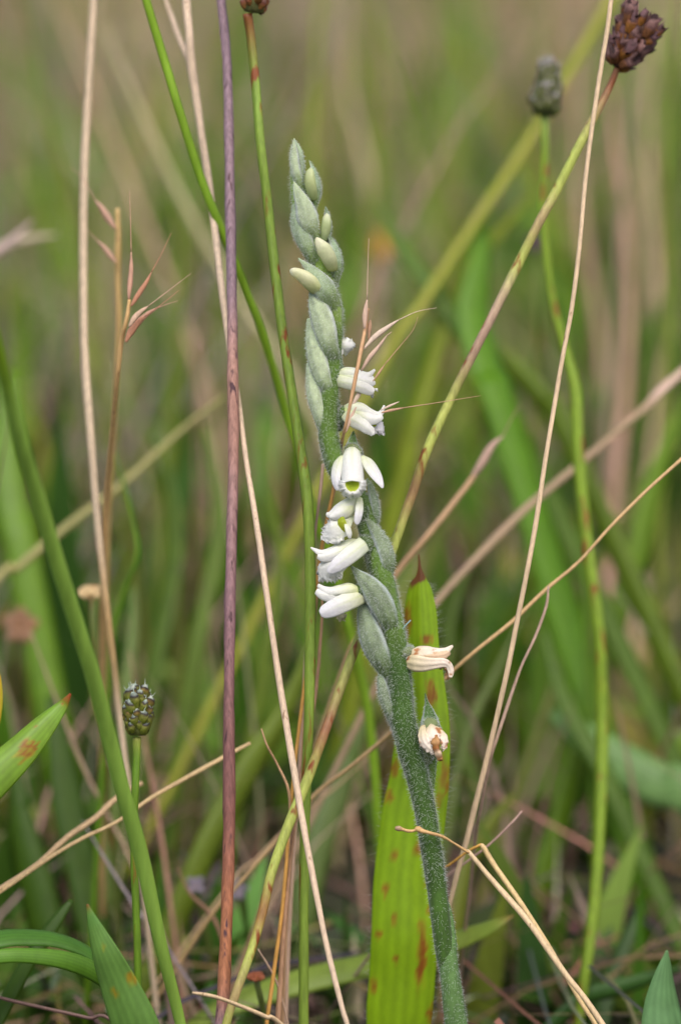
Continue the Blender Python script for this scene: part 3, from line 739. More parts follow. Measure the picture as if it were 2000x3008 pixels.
# blurred straws at right
stem('dry_straw', 'blurred pinkish straw with pale tip rising to the right edge', 'straw',
     [(2090, 1010, 70, 8), (2000, 1095, 68, 12, (196, 168, 148)), (1935, 1155, 66, 15, (198, 168, 150)), (1880, 1210, 64, 13), (1700, 1365, 60, 13), (1540, 1500, 56, 14), (1400, 1640, 52, 14), (1290, 1760, 50, 13), (1180, 1900, 48, 13), (1090, 2050, 48, 12)],
     (158, 134, 106), ns=8)
mb = MB()
L = expand([(1440, 1320, 40, 5), (1390, 1400, 40, 8), (1330, 1480, 38, 9), (1250, 1580, 36, 9), (1160, 1690, 36, 9), (1060, 1860, 36, 9), (980, 2050, 38, 9)], (176, 142, 106), 5, True)
sweep(mb, L, 8)
root = thing('dry_grass', 'blurred dry grass stem with a single closed spikelet, leaning right', 'dry grass', L[-1][0], 'dry awned grasses')
mb.build('culm', M_STRAW, root)
mb = MB(); sweep(mb, expand([(1385, 1405, 40, 6), (1415, 1360, 40, 13), (1445, 1310, 40, 10), (1478, 1280, 40, 2)], (196, 164, 146), 5), 8); mb.build('spikelet', M_CHAFF, root)
mb = MB(); sweep(mb, expand([(1475, 1284, 40, 2), (1510, 1215, 40, 1.6), (1528, 1190, 40, .7)], (170, 146, 110), 5), 6); mb.build('awn', M_CHAFF, root)

# ------------------------------------------------------------------ awned grasses
def awned(label, culm, col, spikes, colsp, group='dry awned grasses'):
    mb = MB(); L = expand(culm, col, 5, True)
    sweep(mb, L, 8, 0, 0, .1)
    root = thing('dry_grass', label, 'dry grass', L[-1][0], group)
    mb.build('culm', M_STRAW, root)
    for k, (P, z, wd, awn) in enumerate(spikes):
        n = len(P)
        m1 = MB()
        prof = [.35, 1.0, .75, .2] if n == 4 else [.4, 1.0, .25]
        sweep(m1, expand([(x, y, z, wd * .74 * prof[i], colsp[k % len(colsp)]) for i, (x, y) in enumerate(P)], col, 6), 8, 2, .2, .1, flat=.7)
        sp = m1.build('spikelet', M_CHAFF, root)
        if awn:
            m2 = MB()
            A = [P[-1]] + awn
            sweep(m2, expand([(x, y, z, max(.6, 1.7 * (1 - i / len(A))) , colsp[k % len(colsp)]) for i, (x, y) in enumerate(A)], col, 5), 5)
            m2.build('awn', M_CHAFF, sp)
    return root
PINK = [(212, 182, 160), (200, 160, 130), (220, 198, 178)]
awned('dry grass with long bristles rising behind the upper right flowers',
      [(1082, 905, -2, 3), (1075, 950, -2, 5), (1066, 1000, -3, 6), (1050, 1080, -4, 6), (1038, 1140, -4, 6), (1026, 1200, -4, 5), (1012, 1265, -3, 5), (1002, 1310, 1, 5), (990, 1400, 7, 5), (955, 1560, 10, 5), (935, 1700, 12, 5), (910, 1950, 14, 6), (880, 2250, 16, 6), (850, 2600, 18, 6), (835, 3000, 20, 6)],
      (190, 150, 110),
      [([(1070, 965), (1072, 925), (1078, 880)], -3, 9, [(1080, 790), (1083, 700)]),
       ([(1083, 1000), (1085, 960), (1088, 940)], -2, 7, []),
       ([(1068, 1025), (1100, 990), (1140, 960), (1170, 940)], -3, 9, [(1225, 915), (1282, 904)]),
       ([(1060, 1090), (1085, 1050), (1110, 1020), (1136, 985)], -3, 8, [(1150, 975)]),
       ([(1092, 1125), (1115, 1090)], -2, 4, [(1165, 1025), (1210, 970), (1226, 930)]) if False else ([(1095, 1120), (1115, 1092), (1130, 1070)], -2, 4, [(1170, 1022), (1212, 970), (1227, 930)]),
       ([(1035, 1190), (1052, 1160), (1066, 1120)], -1, 8, []),
       ([(1015, 1270), (1030, 1230), (1046, 1195)], -2, 7, []),
       ([(1120, 1212), (1150, 1205), (1185, 1198)], -3, 5, [(1290, 1182), (1412, 1162)]),
       ([(1118, 1205), (1145, 1192), (1172, 1180)], -2, 4, [])], PINK)
awned('dry grass with reddish bristly spikelets beside the left tan straw',
      [(381, 880, 6, 5), (378, 910, 6, 7), (370, 950, 6, 7), (358, 1000, 7, 8), (345, 1110, 9, 8), (334, 1230, 14, 8), (322, 1360, 20, 8), (312, 1500, 26, 9), (305, 1650, 30, 9), (300, 1900, 40, 9), (300, 2200, 50, 9)],
      (194, 158, 106),
      [([(379, 880), (382, 840), (386, 790), (386, 740)], 6, 9, [(384, 650), (381, 562)]),
       ([(386, 900), (405, 868), (430, 830), (445, 800)], 5, 9, [(475, 745), (504, 684)]),
       ([(380, 960), (395, 935), (415, 915), (435, 900)], 4, 10, [(500, 850), (562, 803)]),
       ([(378, 990), (400, 955), (430, 925), (462, 905)], 7, 11, [(495, 892), (523, 884)]),
       ([(370, 1005), (385, 975), (408, 945), (425, 930)], 5, 12, [(480, 890), (527, 852)])], [(206, 160, 136), (196, 140, 110), (210, 176, 150)])
awned('out of focus dry grass top standing between tan straw and reddish spikelets',
      [(346, 612, 30, 6), (348, 700, 30, 9), (347, 800, 31, 9), (350, 930, 32, 9), (346, 1060, 34, 8), (335, 1250, 38, 8), (320, 1500, 44, 8), (310, 1800, 50, 8)],
      (196, 164, 108),
      [([(340, 672), (318, 640), (300, 612), (280, 588)], 29, 12, [(240, 520), (205, 490)]),
       ([(342, 772), (325, 750), (305, 725), (285, 705)], 29, 9, [(255, 675)])], [(200, 160, 138)])
awned('strongly blurred pinkish grass spikelets at the left edge',
      [(-70, 790, 95, 7), (0, 730, 95, 10), (-130, 900, 95, 7), (-180, 1150, 95, 7)][:1] + [(-120, 860, 95, 8), (-180, 1000, 95, 8), (-200, 1300, 95, 8)],
      (186, 160, 136),
      [([(-70, 790), (-10, 738), (40, 705), (95, 650)], 95, 17, []),
       ([(-70, 792), (30, 722), (100, 700), (170, 690)], 100, 15, [])], [(200, 176, 168), (190, 176, 148)])

# ------------------------------------------------------------------ broad leaves near the orchid
HALO = lin((158, 150, 34)); RUST = lin((146, 76, 30)); DRY = lin((112, 72, 42))
def spots(lst):
    """rust stains that belong to the leaf: (u, v, ru, rv, strength)"""
    def fn(q, u, v, c):
        k = 0.0
        for (su, sv, ru, rv, st) in lst:
            d = ((u - su) / ru) ** 2 + ((v - sv) / rv) ** 2
            d += 0.9 * mnoise.noise(Vector((u * 9, v * 60, su * 5))) + .7 * mnoise.noise(Vector((u * 24, v * 90, sv * 9)))
            k = max(k, st * max(0.0, 1 - max(0, d)))
        k = min(1.0, k)
        h = min(.9, k * 1.9)
        k = max(0.0, (k - .28) / .72) * .9
        c = tuple(a * (1 - h) + b * h for a, b in zip(c, HALO))
        return tuple(a * (1 - k) + b * k for a, b in zip(c, RUST))
    return fn
YG = (138, 174, 24)
BL = [(1229, 1628, 10, 2), (1232, 1670, 10, 6), (1234, 1696, 10, 16), (1232, 1725, 10, 33), (1233, 1800, 10, 48), (1236, 1900, 10, 53), (1238, 2020, 10, 68), (1240, 2150, 10, 80), (1228, 2300, 10, 89), (1212, 2400, 10, 95), (1190, 2591, 10, 96), (1186, 2750, 10, 99), (1178, 2880, 11, 98), (1168, 3008, 12, 96), (1160, 3200, 14, 75)]
def vy(y):
    for i in range(len(BL) - 1):
        if BL[i][1] <= y <= BL[i + 1][1]:
            return (i + (y - BL[i][1]) / (BL[i + 1][1] - BL[i][1])) / len(BL)
    return 1.0
BS = [(-.3, 1882, .4, 14, .9), (-.35, 2042, .32, 44, 1), (.75, 1825, .3, 60, .8), (.95, 1985, .22, 55, .9), (.7, 2106, .22, 22, .7), (.92, 2125, .15, 20, .8), (.85, 2267, .2, 32, .8), (.85, 2353, .2, 28, .8),
      (-.85, 2272, .26, 55, .8), (-.7, 2340, .2, 30, .5), (-.3, 2489, .2, 16, .9), (.42, 2518, .16, 18, .8), (-.6, 2578, .13, 14, .95), (.6, 2612, .16, 20, .9), (-.75, 2671, .14, 22, .95), (.3, 2697, .1, 16, .7), (.76, 2750, .14, 18, .9),
      (-.55, 2815, .17, 105, 1), (-.5, 2720, .12, 40, .6), (.2, 2818, .12, 16, .9), (.78, 2910, .18, 34, .8), (-.95, 2975, .16, 40, .9), (.1, 1950, .12, 14, .4)]
def big_tint(q, u, v, c):
    base = spots([(a, vy(y), b, (vy(min(3190, y + r)) - vy(max(1630, y - r))) / 2, st) for (a, y, b, r, st) in BS])(q, u, v, c)
    # the withered tip
    k = min(1.0, max(0.0, (0.186 + 0.035 * u + .02 * mnoise.noise(Vector((u * 4, 1, 2))) - v) / 0.02))
    return tuple(a * (1 - k) + b * k for a, b in zip(base, DRY))
mb = MB()
L = expand(BL, YG, 8, True)
sheet(mb, L, (-.1, .05, 1), 30, 24, .22, ribs=2, ribamp=.06, tintfn=big_tint)
root = mb.build('broad_leaf', M_LEAF); tag(root, 'upright yellow green plantain leaf with rust spots and dried tip behind orchid', 'leaf')
hb = MB(); rr = random.Random(3)
nseg = len(L)
for side in (0, 24):
    for i in range(20, nseg - 6):
        for _ in range(2 if side == 0 else 1):
            if rr.random() < .35: continue
            p = mb.v[i * 25 + side]
            dv = RT * ((-1 if side == 0 else 1) * rr.uniform(.5, 1)) + UP * rr.gauss(.1, .35) - FWD * rr.gauss(0, .5)
            # which border this is in the picture
            if (mb.v[i * 25 + side] - L[i][0]).dot(RT) < 0: dv = -RT * abs(dv.dot(RT)) + UP * dv.dot(UP) - FWD * rr.gauss(0, .4)
            else: dv = RT * abs(dv.dot(RT)) + UP * dv.dot(UP) - FWD * rr.gauss(0, .4)
            dv = dv.normalized() * rr.uniform(.7, 1.9)
            i0 = len(hb.v); x = dv.orthogonal().normalized() * .018; y = dv.cross(x).normalized() * .018
            for k in range(3): hb.add(p + x * math.cos(k * 2.09) + y * math.sin(k * 2.09), (.7, .72, .66))
            tp = hb.add(p + dv, (.7, .72, .66))
            for k in range(3): hb.f.append((i0 + k, i0 + (k + 1) % 3, tp))
h = hb.build('leaf_hair', M_HAIR, root); h['kind'] = 'stuff'

leaf('broad_leaf', 'green leaf tip with orange rust patches pointing up from the left edge', 'leaf',
     [(208, 2038, 2, 3, (150, 62, 24)), (196, 2056, 2, 10, (140, 100, 30)), (180, 2076, 2, 19), (130, 2130, 1, 36), (60, 2205, 0, 50), (-40, 2300, -2, 60), (-160, 2420, -4, 60), (-300, 2600, -4, 45)], (118, 154, 44), M_LEAF, curl=35, nu=16, n=10, nrm=(.2, .5, 1),
     tintfn=spots([(.1, .22, .3, .02, .9), (-.3, .48, .45, .05, .95), (.4, .40, .12, .012, .7), (.1, .47, .2, .03, .9)]), thick=.18, ground=True, wave=.1)
leaf('broad_leaf', 'sharp pointed green leaf standing at the bottom left', 'leaf',
     [(257, 2656, -8, 3, (130, 84, 34)), (266, 2685, -8, 11), (285, 2740, -8, 27), (312, 2810, -8, 44), (345, 2890, -7, 56), (392, 3008, -6, 68), (430, 3120, -4, 66), (470, 3300, 0, 40)], (104, 144, 66), M_LEAF, curl=28, nu=14, n=8, nrm=(-.25, .2, 1),
     tintfn=spots([(-.1, .33, .25, .02, .4), (.3, .52, .2, .02, .6), (-.8, .5, .3, .03, .6)]), thick=.2, wave=.12)
leaf('broad_leaf', 'upper dark glossy green leaf arching in from the left edge at the bottom', 'leaf',
     [(370, 2900, 8, 6), (310, 2830, 7, 20), (240, 2780, 6, 30), (160, 2752, 5, 36), (80, 2745, 4, 40), (0, 2750, 3, 42), (-120, 2790, 3, 42), (-240, 2900, 4, 30)], (72, 116, 36), M_LEAF, curl=30, nu=8, n=6, nrm=(0, .9, .6))
leaf('broad_leaf', 'lower dark green leaf curving under its twin at the left edge', 'leaf',
     [(390, 2960, 3, 8), (330, 2895, 2, 22), (270, 2850, 0, 28), (200, 2822, -2, 28), (110, 2808, -4, 24), (0, 2808, -6, 22), (-120, 2836, -6, 22), (-240, 2930, -5, 18)], (92, 136, 40), M_LEAF, curl=30, nu=8, n=6, nrm=(0, .3, 1))
leaf('broad_leaf', 'light green leaf lying flat behind the orchid base, tip to the right', 'leaf',
     [(1508, 2688, 26, 2, (140, 110, 50)), (1450, 2715, 26, 20), (1370, 2748, 27, 32), (1280, 2778, 28, 38), (1150, 2815, 30, 42), (1000, 2850, 32, 46), (860, 2885, 33, 46), (720, 2930, 34, 42), (600, 2990, 34, 30)], (138, 160, 62), M_LEAF, curl=20, nu=8, nrm=(0, .7, .8))
leaf('broad_leaf', 'blue green pointed leaf standing at the bottom right corner', 'leaf',
     [(1958, 2792, 6, 3), (1955, 2830, 6, 18), (1950, 2890, 6, 38), (1950, 2960, 6, 58), (1960, 3040, 6, 72), (1985, 3180, 8, 60)], (104, 146, 92), M_LEAF, curl=40, nu=10, nrm=(.35, .1, 1))
leaf('broad_leaf', 'thin yellow leaf edge standing at the left border', 'leaf', [(-6, 1960, 4, 4), (0, 2020, 4, 8), (0, 2080, 4, 8), (-12, 2160, 4, 6), (-40, 2300, 4, 5)], (190, 170, 40), M_LEAF, curl=30, nu=4)

# small oddments in the litter
def blob(name, label, cat, x, y, z, r, col, mat, petals=5, tilt=(0, .3, 1)):
    root = thing(name, label, cat, W(x, y, z), 'withered flower heads in the litter' if name == 'dry_flower' else None)
    c0 = W(x, y, z)
    up = camvec(tilt); a0 = up.orthogonal().normalized(); b0 = up.cross(a0)
    f = pxs(z)
    for k in range(petals):
        an = 6.283 * k / petals
        d = a0 * math.cos(an) + b0 * math.sin(an)
        L = []
        for i in range(7):
            t = i / 6
            L.append((c0 + d * (r * f * t) + up * (r * f * .5 * t * (1.3 - t)), max(.04, r * f * .45 * math.sin(math.pi * min(.97, .12 + .85 * t))), lin(col)))
        m = MB(); sheet(m, L, (0, .4, 1), 35, 5, .08); m.build('petal', mat, root)
    m = MB(); sweep(m, [(c0 + up * (r * f * .3 * (i / 4 - .3)), r * f * .22 * math.sin(math.pi * (.15 + .7 * i / 4)), lin(col)) for i in range(5)], 8); m.build('centre', M_SEED, root)
    # its stalk down to the soil
    q = c0.copy(); m = MB()
    e = Vector((q.x + 4, q.y + 6, -3))
    sweep(m, [(q.lerp(e, i / 6), .45, lin((96, 110, 50))) for i in range(7)], 7); m.build('stalk', M_STEM, root)
blob('yellow_flower', 'out of focus orange yellow flower behind the upper orchid buds', 'flower', 1115, 722, 240, 42, (216, 164, 50), M_PETAL, 7)
blob('dry_flower', 'pale cream dry flower bract beside the left tan straw', 'dry flower', 268, 1745, 40, 48, (206, 180, 132), M_WILT, 4, (0, 1, .3))
blob('dry_flower', 'blurred brown dry flower head low at the left edge', 'dry flower', 60, 1840, 85, 60, (142, 106, 78), M_WILT, 5)
blob('dry_flower', 'pale lilac dry flower lying low left of purple stem', 'dry flower', 575, 2600, 50, 32, (128, 118, 130), M_WILT, 4)
blob('dry_flower', 'pale lilac dry flower lying low right of purple stem', 'dry flower', 700, 2615, 52, 34, (128, 118, 130), M_WILT, 5)
blob('dry_flower', 'reddish brown dry bud low between purple stem and straws', 'dry flower', 752, 2872, 16, 30, (150, 84, 52), M_WILT, 5, (0, 1, .4))
blob('dry_flower', 'dark purple withered flower head blurred beside the right green stem', 'dry flower', 1572, 712, 120, 34, (82, 64, 70), M_WILT, 6)

# ------------------------------------------------------------------ the orchid
O0 = W(1400, 3400, 0)
orchid = thing('orchid', 'downy orchid with white flowers spiralling up its grey green stem', 'orchid', O0)
ST = [(868, 430, .2, 9), (866, 500, .2, 13), (872, 580, .2, 17), (890, 670, .3, 21), (916, 724, .5, 23), (936, 770, .6, 24), (963, 840, .6, 25), (980, 920, .4, 25), (982, 1000, .2, 25), (973, 1100, 0, 26), (966, 1180, -.2, 28), (965, 1260, -.3, 30), (973, 1320, -.1, 30), (993, 1380, .3, 29), (1030, 1430, .6, 28), (1066, 1490, .7, 29),
      (1085, 1560, .5, 30), (1106, 1640, .2, 32), (1130, 1720, 0, 33), (1145, 1790, 0, 33), (1158, 1860, 0, 34), (1168, 1950, 0, 36), (1178, 2050, 0, 37), (1184, 2110, 0, 38), (1206, 2210, 0, 36), (1234, 2310, 0, 33), (1252, 2400, 0, 31), (1281, 2591, 0, 30), (1305, 2783, 0, 28), (1335, 2950, 1, 27), (1365, 3150, 2, 27)]
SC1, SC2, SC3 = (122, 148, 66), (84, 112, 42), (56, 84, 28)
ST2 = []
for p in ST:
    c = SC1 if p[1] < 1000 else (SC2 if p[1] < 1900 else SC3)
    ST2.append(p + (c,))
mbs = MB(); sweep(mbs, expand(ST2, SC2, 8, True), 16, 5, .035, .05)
for i_, q_ in enumerate(mbs.v):
    n_ = 1 + .45 * mnoise.noise(Vector((q_.x * .35, q_.y * .35, q_.z * .16))) + .2 * mnoise.noise(q_ * 1.3)
    mbs.c[i_] = tuple(v_ * n_ for v_ in mbs.c[i_])
so = mbs.build('stem', M_OSTEM, orchid)
hb = hairs(mbs, 17000, .56, (.74, .79, .76), rad=.0135, seed=2, vmin=W(1281, 2570, 0).z)
h = hb.build('stem_hair', M_HAIR, so); h['kind'] = 'stuff'

BC = (156, 174, 140); BCL = (174, 188, 152); BCD = (142, 162, 130)
# bracts: points base-last (tip first), n = side that is turned out, half angle of the wrap
BR = [
 ([(864, 406, -.6, 1.5), (861, 440, -.9, 11), (862, 475, -1.2, 15), (870, 515, -1.2, 14), (880, 560, -.8, 10)], BCL, (-.3, 0, 1), 85),
 ([(866, 410, .2, 1.5), (880, 440, -.2, 11), (887, 480, -.3, 13), (886, 520, -.3, 12), (884, 560, -.3, 8)], BC, (.5, 0, 1), 85),
 ([(909, 470, 1.4, 1.5), (924, 495, 1.2, 10), (938, 530, .8, 17), (940, 565, .4, 18), (928, 608, 0, 9)], BCD, (.85, .1, .5), 80),
 ([(863, 532, -1.2, 1.5), (874, 560, -1.8, 14), (892, 598, -2.2, 25), (905, 640, -2.2, 33), (919, 676, -1.6, 26), (934, 706, -.6, 12)], BCL, (0, .2, 1), 80),
 ([(866, 590, -.3, 4), (866, 622, -1.0, 17), (872, 660, -1.4, 26), (886, 700, -1.5, 27), (906, 742, -1.2, 22), (928, 786, -.6, 14)], BC, (-.3, 0, 1), 95),
 ([(956, 606, 1.6, 1.5), (961, 630, 1.4, 8), (964, 660, 1.0, 13), (957, 700, .5, 10)], BCD, (.2, 0, 1), 70),
 ([(955, 678, .8, 1.5), (980, 706, .6, 12), (998, 742, .1, 18), (1003, 780, -.2, 19), (993, 826, 0, 9)], BCD, (.8, .1, .6), 95),
 ([(876, 758, -1.6, 1.5), (897, 776, -2.2, 10), (920, 798, -2.6, 20), (948, 836, -2.7, 34), (968, 870, -2.2, 33), (986, 914, -1.0, 18)], BC, (.1, .1, 1), 85),
 ([(909, 848, -.8, 2), (922, 880, -1.7, 24), (938, 925, -2.2, 34), (952, 975, -2.3, 34), (966, 1025, -1.9, 27), (980, 1075, -1.0, 16)], BCL, (-.2, 0, 1), 85),
 ([(905, 935, .2, 6), (912, 985, -.7, 22), (922, 1040, -1.4, 30), (936, 1090, -1.7, 29), (954, 1135, -1.5, 23), (972, 1180, -.8, 13)], BCL, (-.3, 0, 1), 95),
 ([(905, 1065, .3, 8), (910, 1110, -.6, 18), (918, 1160, -1.2, 24), (932, 1210, -1.4, 23), (948, 1260, -1.0, 20), (962, 1310, -.4, 13)], BCL, (-.3, 0, 1), 95),
 ([(1039, 1266, .5, 1.5), (1037, 1290, .2, 13), (1036, 1318, -.2, 22), (1038, 1350, -.4, 24), (1040, 1400, .2, 16)], (120, 150, 84), (.15, .2, 1), 75),
 ([(1078, 1404, .8, 2), (1094, 1432, .5, 13), (1106, 1470, .2, 18), (1110, 1510, -.1, 17), (1102, 1560, -.2, 9)], BCD, (.7, 0, .7), 85),
 ([(1070, 1515, -.8, 1.5), (1092, 1540, -1.0, 13), (1118, 1574, -1.2, 22), (1140, 1622, -1.3, 26), (1146, 1664, -1.2, 22), (1138, 1714, -.4, 13)], BC, (.45, .1, 1), 75),
 ([(1029, 1661, -1.8, 1.5), (1050, 1684, -2.2, 13), (1078, 1712, -2.6, 27), (1104, 1748, -2.8, 36), (1128, 1794, -2.5, 36), (1146, 1838, -1.8, 25), (1156, 1880, -.6, 12)], BC, (-.1, .1, 1), 60),
 ([(1060, 1758, -.6, 4), (1066, 1800, -1.2, 24), (1078, 1850, -1.7, 35), (1094, 1900, -1.9, 38), (1118, 1948, -1.6, 32), (1146, 1996, -.8, 16)], BC, (-.3, 0, 1), 70),
 ([(1113, 1970, -.2, 5), (1116, 2005, -.7, 15), (1124, 2045, -1.0, 20), (1140, 2090, -1.0, 18), (1160, 2140, -.4, 12)], BC, (-.4, 0, 1), 95),
 ([(1248, 2036, .8, 1.2), (1253, 2062, .8, 6), (1260, 2092, .6, 18), (1264, 2124, .3, 29), (1264, 2170, .2, 30), (1262, 2230, .3, 24), (1264, 2290, .3, 15), (1262, 2350, .2, 7)], (96, 132, 70), (.1, .2, 1), 60),
]
for k, (P, c, nn, wrap) in enumerate(BR):
    if k < len(BR) - 1:
        a_, b_ = P[-2], P[-1]
        P = P[:-1] + [(b_[0], b_[1], b_[2] + .5, b_[3] * 1.55), (b_[0] + .45 * (b_[0] - a_[0]), b_[1] + .45 * (b_[1] - a_[1]), b_[2] + 1.3, b_[3] * 1.5)]
    mb = MB()
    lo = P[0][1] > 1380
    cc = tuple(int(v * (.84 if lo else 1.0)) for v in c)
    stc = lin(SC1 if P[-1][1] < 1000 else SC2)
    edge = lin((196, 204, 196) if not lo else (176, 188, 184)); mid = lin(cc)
    def bt(q, u, v, c_, mid=mid, edge=edge, stc=stc):
        e = min(1, max(0.0, (abs(u) - .66) / .22))
        g_ = .5 + .5 * math.sin(u * 13)
        w2 = min(.85, max(0.0, (v - .52) / .30))
        r_ = tuple((a * (.93 + .1 * g_)) * (1 - e) + b * e for a, b in zip(mid, edge))
        return tuple(a * (1 - w2) + b * w2 for a, b in zip(r_, stc))
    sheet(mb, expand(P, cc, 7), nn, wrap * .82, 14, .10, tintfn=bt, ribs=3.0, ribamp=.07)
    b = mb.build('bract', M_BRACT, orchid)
    nv = (len(mb.f)) // 2
    area_f = sum(p[3] for p in P) / len(P)
    hb = hairs(mb, int(260 + 20 * area_f), .36 if not lo else .42, (.82, .86, .84), rad=.014, nf0=0, nf1=int(len(mb.f) * .47), seed=40 + k)
    h = hb.build('bract_hair', M_HAIR, b); h['kind'] = 'stuff'

# sheathing leaf at the foot
mb = MB(); sheet(mb, expand([(1318, 2650, .5, 2), (1325, 2700, -.2, 9), (1328, 2770, -.8, 18), (1326, 2840, -1.4, 27), (1336, 2920, -1.4, 31), (1348, 3010, -1.0, 33), (1372, 3150, 0, 34), (1400, 3400, 1, 30)], (92, 124, 70), 7), (.25, 0, 1), 110, 14, .12)
b = mb.build('sheath', M_BRACT, orchid)
h = hairs(mb, 1500, .4, (.75, .8, .78), rad=.014, nf1=int(len(mb.f) * .47), seed=90).build('sheath_hair', M_HAIR, b); h['kind'] = 'stuff'

# buds
CR = (222, 226, 190); GW = (196, 208, 156)
BUDS = [
 ([(913, 494, -1.4, 3), (912, 506, -1.7, 13), (913, 530, -1.8, 17), (917, 556, -1.4, 17), (922, 585, -.6, 12)], [(206, 214, 164), (200, 210, 152), (180, 196, 126)]),
 ([(959, 628, -.2, 3), (960, 638, -.5, 12), (960, 655, -.7, 16), (956, 680, -.4, 16), (950, 704, 0, 12)], [CR, GW, (168, 188, 136)]),
 ([(930, 700, -1.6, 5), (938, 712, -2.0, 15), (954, 733, -2.2, 25), (968, 758, -2.0, 24), (978, 790, -1.0, 17)], [(238, 236, 206), (214, 218, 176), (196, 204, 136)]),
 ([(852, 796, -2.4, 4), (859, 797, -2.5, 12), (876, 802, -2.7, 18), (900, 816, -2.7, 23), (926, 840, -2.2, 24), (945, 862, -1.5, 16)], [(242, 240, 214), (232, 232, 190), (206, 214, 152)]),
]
for k, (P, cs) in enumerate(BUDS):
    mb = MB(); n = len(P)
    PP = [(p[0], p[1], p[2] + .25, p[3] * .92, cs[min(2, int(3 * i / n))]) for i, p in enumerate(P)]
    sweep(mb, expand(PP, cs[0], 6), 12, 3, .11, .05)
    mb.build('bud', M_PETAL, orchid)
mb = MB()

WH = (240, 240, 236); WG = (222, 228, 192); GR = (166, 186, 16); LILAC = (238, 237, 240)
def petal(parent, name, P, n, wrap, base=WG, tip=WH, frill=0.0, fe=0.0, nu=10, mat=None, seed=0, thick=.09, grow=.5, tintfn=None):
    mb = MB(); N = len(P)
    PP = []
    for i, p in enumerate(P):
        t = min(1, (i / (N - 1)) / grow)
        PP.append(tuple(p) + (tuple(a * (1 - t) + b * t for a, b in zip(base, tip)),))
    if tintfn is None and mat is None and name != 'throat':
        gv = lin((206, 218, 150))
        def tintfn(q, u, v, c):
            k = .45 * max(0.0, math.cos(u * 8.5)) ** 6 * max(0.0, 1 - v * 1.15)
            return tuple(a * (1 - k) + b * k for a, b in zip(c, gv))
    if name == 'lateral_sepal': wrap = min(wrap, 32)
    th = .55 if name == 'lip' and frill >= .3 else (.10 if frill else 0)
    if name == 'lip': nu = 26
    sheet(mb, expand(PP, tip, 9 if name == 'lip' else 7), n, wrap, nu, thick, frill=frill * .8, frill_end=fe, seed=seed, tintfn=tintfn, teeth=th, ribs=2.6 if mat else 1.6, ribamp=.10 if mat else .035)
    o = mb.build(name, mat or M_PETAL, parent)
    return o, mb
def flower(label=None):
    o = bpy.data.objects.new('flower', None); COL.objects.link(o); o.empty_display_size = .002
    o.parent = orchid; o['_o'] = tuple(O0)
    if label: o['label'] = label
    return o
def ovary(fl, P, col=(96, 124, 60), hn=420):
    hn = hn * 3; col = tuple(int(.82 * v) for v in col)
    mb = MB(); sweep(mb, expand(P, col, 6), 12, 3, .06, .05)
    o = mb.build('ovary', M_BRACT, fl)
    h = hairs(mb, hn, .4, (.8, .84, .82), rad=.014, seed=int(P[0][0])).build('ovary_hair', M_HAIR, o); h['kind'] = 'stuff'
def green_mid(w0=.18, g=(206, 220, 140)):
    G = lin(g)
    def fn(q, u, v, c):
        k = max(0, 1 - abs(u - .0) / w0) * .8 * max(0, 1 - v * .9)
        return tuple(a * (1 - k) + b * k for a, b in zip(c, G))
    return fn

# 1: only the frilled lip shows past the stem
f = flower()
petal(f, 'hood', [(985, 1010, .5, 18), (1000, 1003, .4, 22), (1018, 1002, .4, 18), (1030, 1008, .4, 10)], (0, .9, .5), 70)
petal(f, 'lip', [(980, 1025, .2, 14), (1000, 1020, -.1, 22), (1018, 1018, -.3, 22), (1032, 1020, -.2, 16), (1036, 1024, 0, 8)], (.1, -.2, 1), 55, frill=.3, fe=1, seed=3)
petal(f, 'sepal', [(985, 1030, 0, 9), (998, 1034, -.2, 12), (1006, 1042, -.2, 4)], (0, -.3, 1), 50)
# 2
f = flower()
ovary(f, [(972, 1125, .2, 16), (985, 1110, -.2, 18), (1000, 1104, -.4, 14)], hn=200)
petal(f, 'hood', [(985, 1098, -.3, 16), (1010, 1084, -.7, 22), (1038, 1084, -.8, 20), (1062, 1092, -.7, 16), (1082, 1095, -.6, 11), (1100, 1084, -.5, 4)], (0, .75, .65), 85)
petal(f, 'petal', [(986, 1108, -.7, 12), (1020, 1108, -1.15, 18), (1055, 1114, -1.25, 20), (1085, 1120, -1.1, 18), (1100, 1114, -.9, 10)], (0, .1, 1), 45, base=(206, 218, 152), frill=.12, fe=1, seed=8)
petal(f, 'lateral_sepal', [(984, 1118, -.8, 17), (1005, 1122, -1.5, 18), (1040, 1131, -1.8, 18), (1072, 1142, -1.7, 17), (1090, 1150, -1.5, 14), (1097, 1154, -1.4, 8)], (0, -.15, 1), 65)
petal(f, 'lateral_sepal', [(984, 1122, 1.2, 14), (1010, 1120, 2.0, 19), (1045, 1126, 2.3, 18), (1078, 1136, 2.2, 9)], (0, -.15, -1), 65)
petal(f, 'lip', [(1000, 1125, .2, 12), (1045, 1135, .2, 18), (1075, 1146, .1, 19), (1090, 1158, 0, 14)], (.2, -.9, .3), 80, frill=.38, fe=1, seed=12)
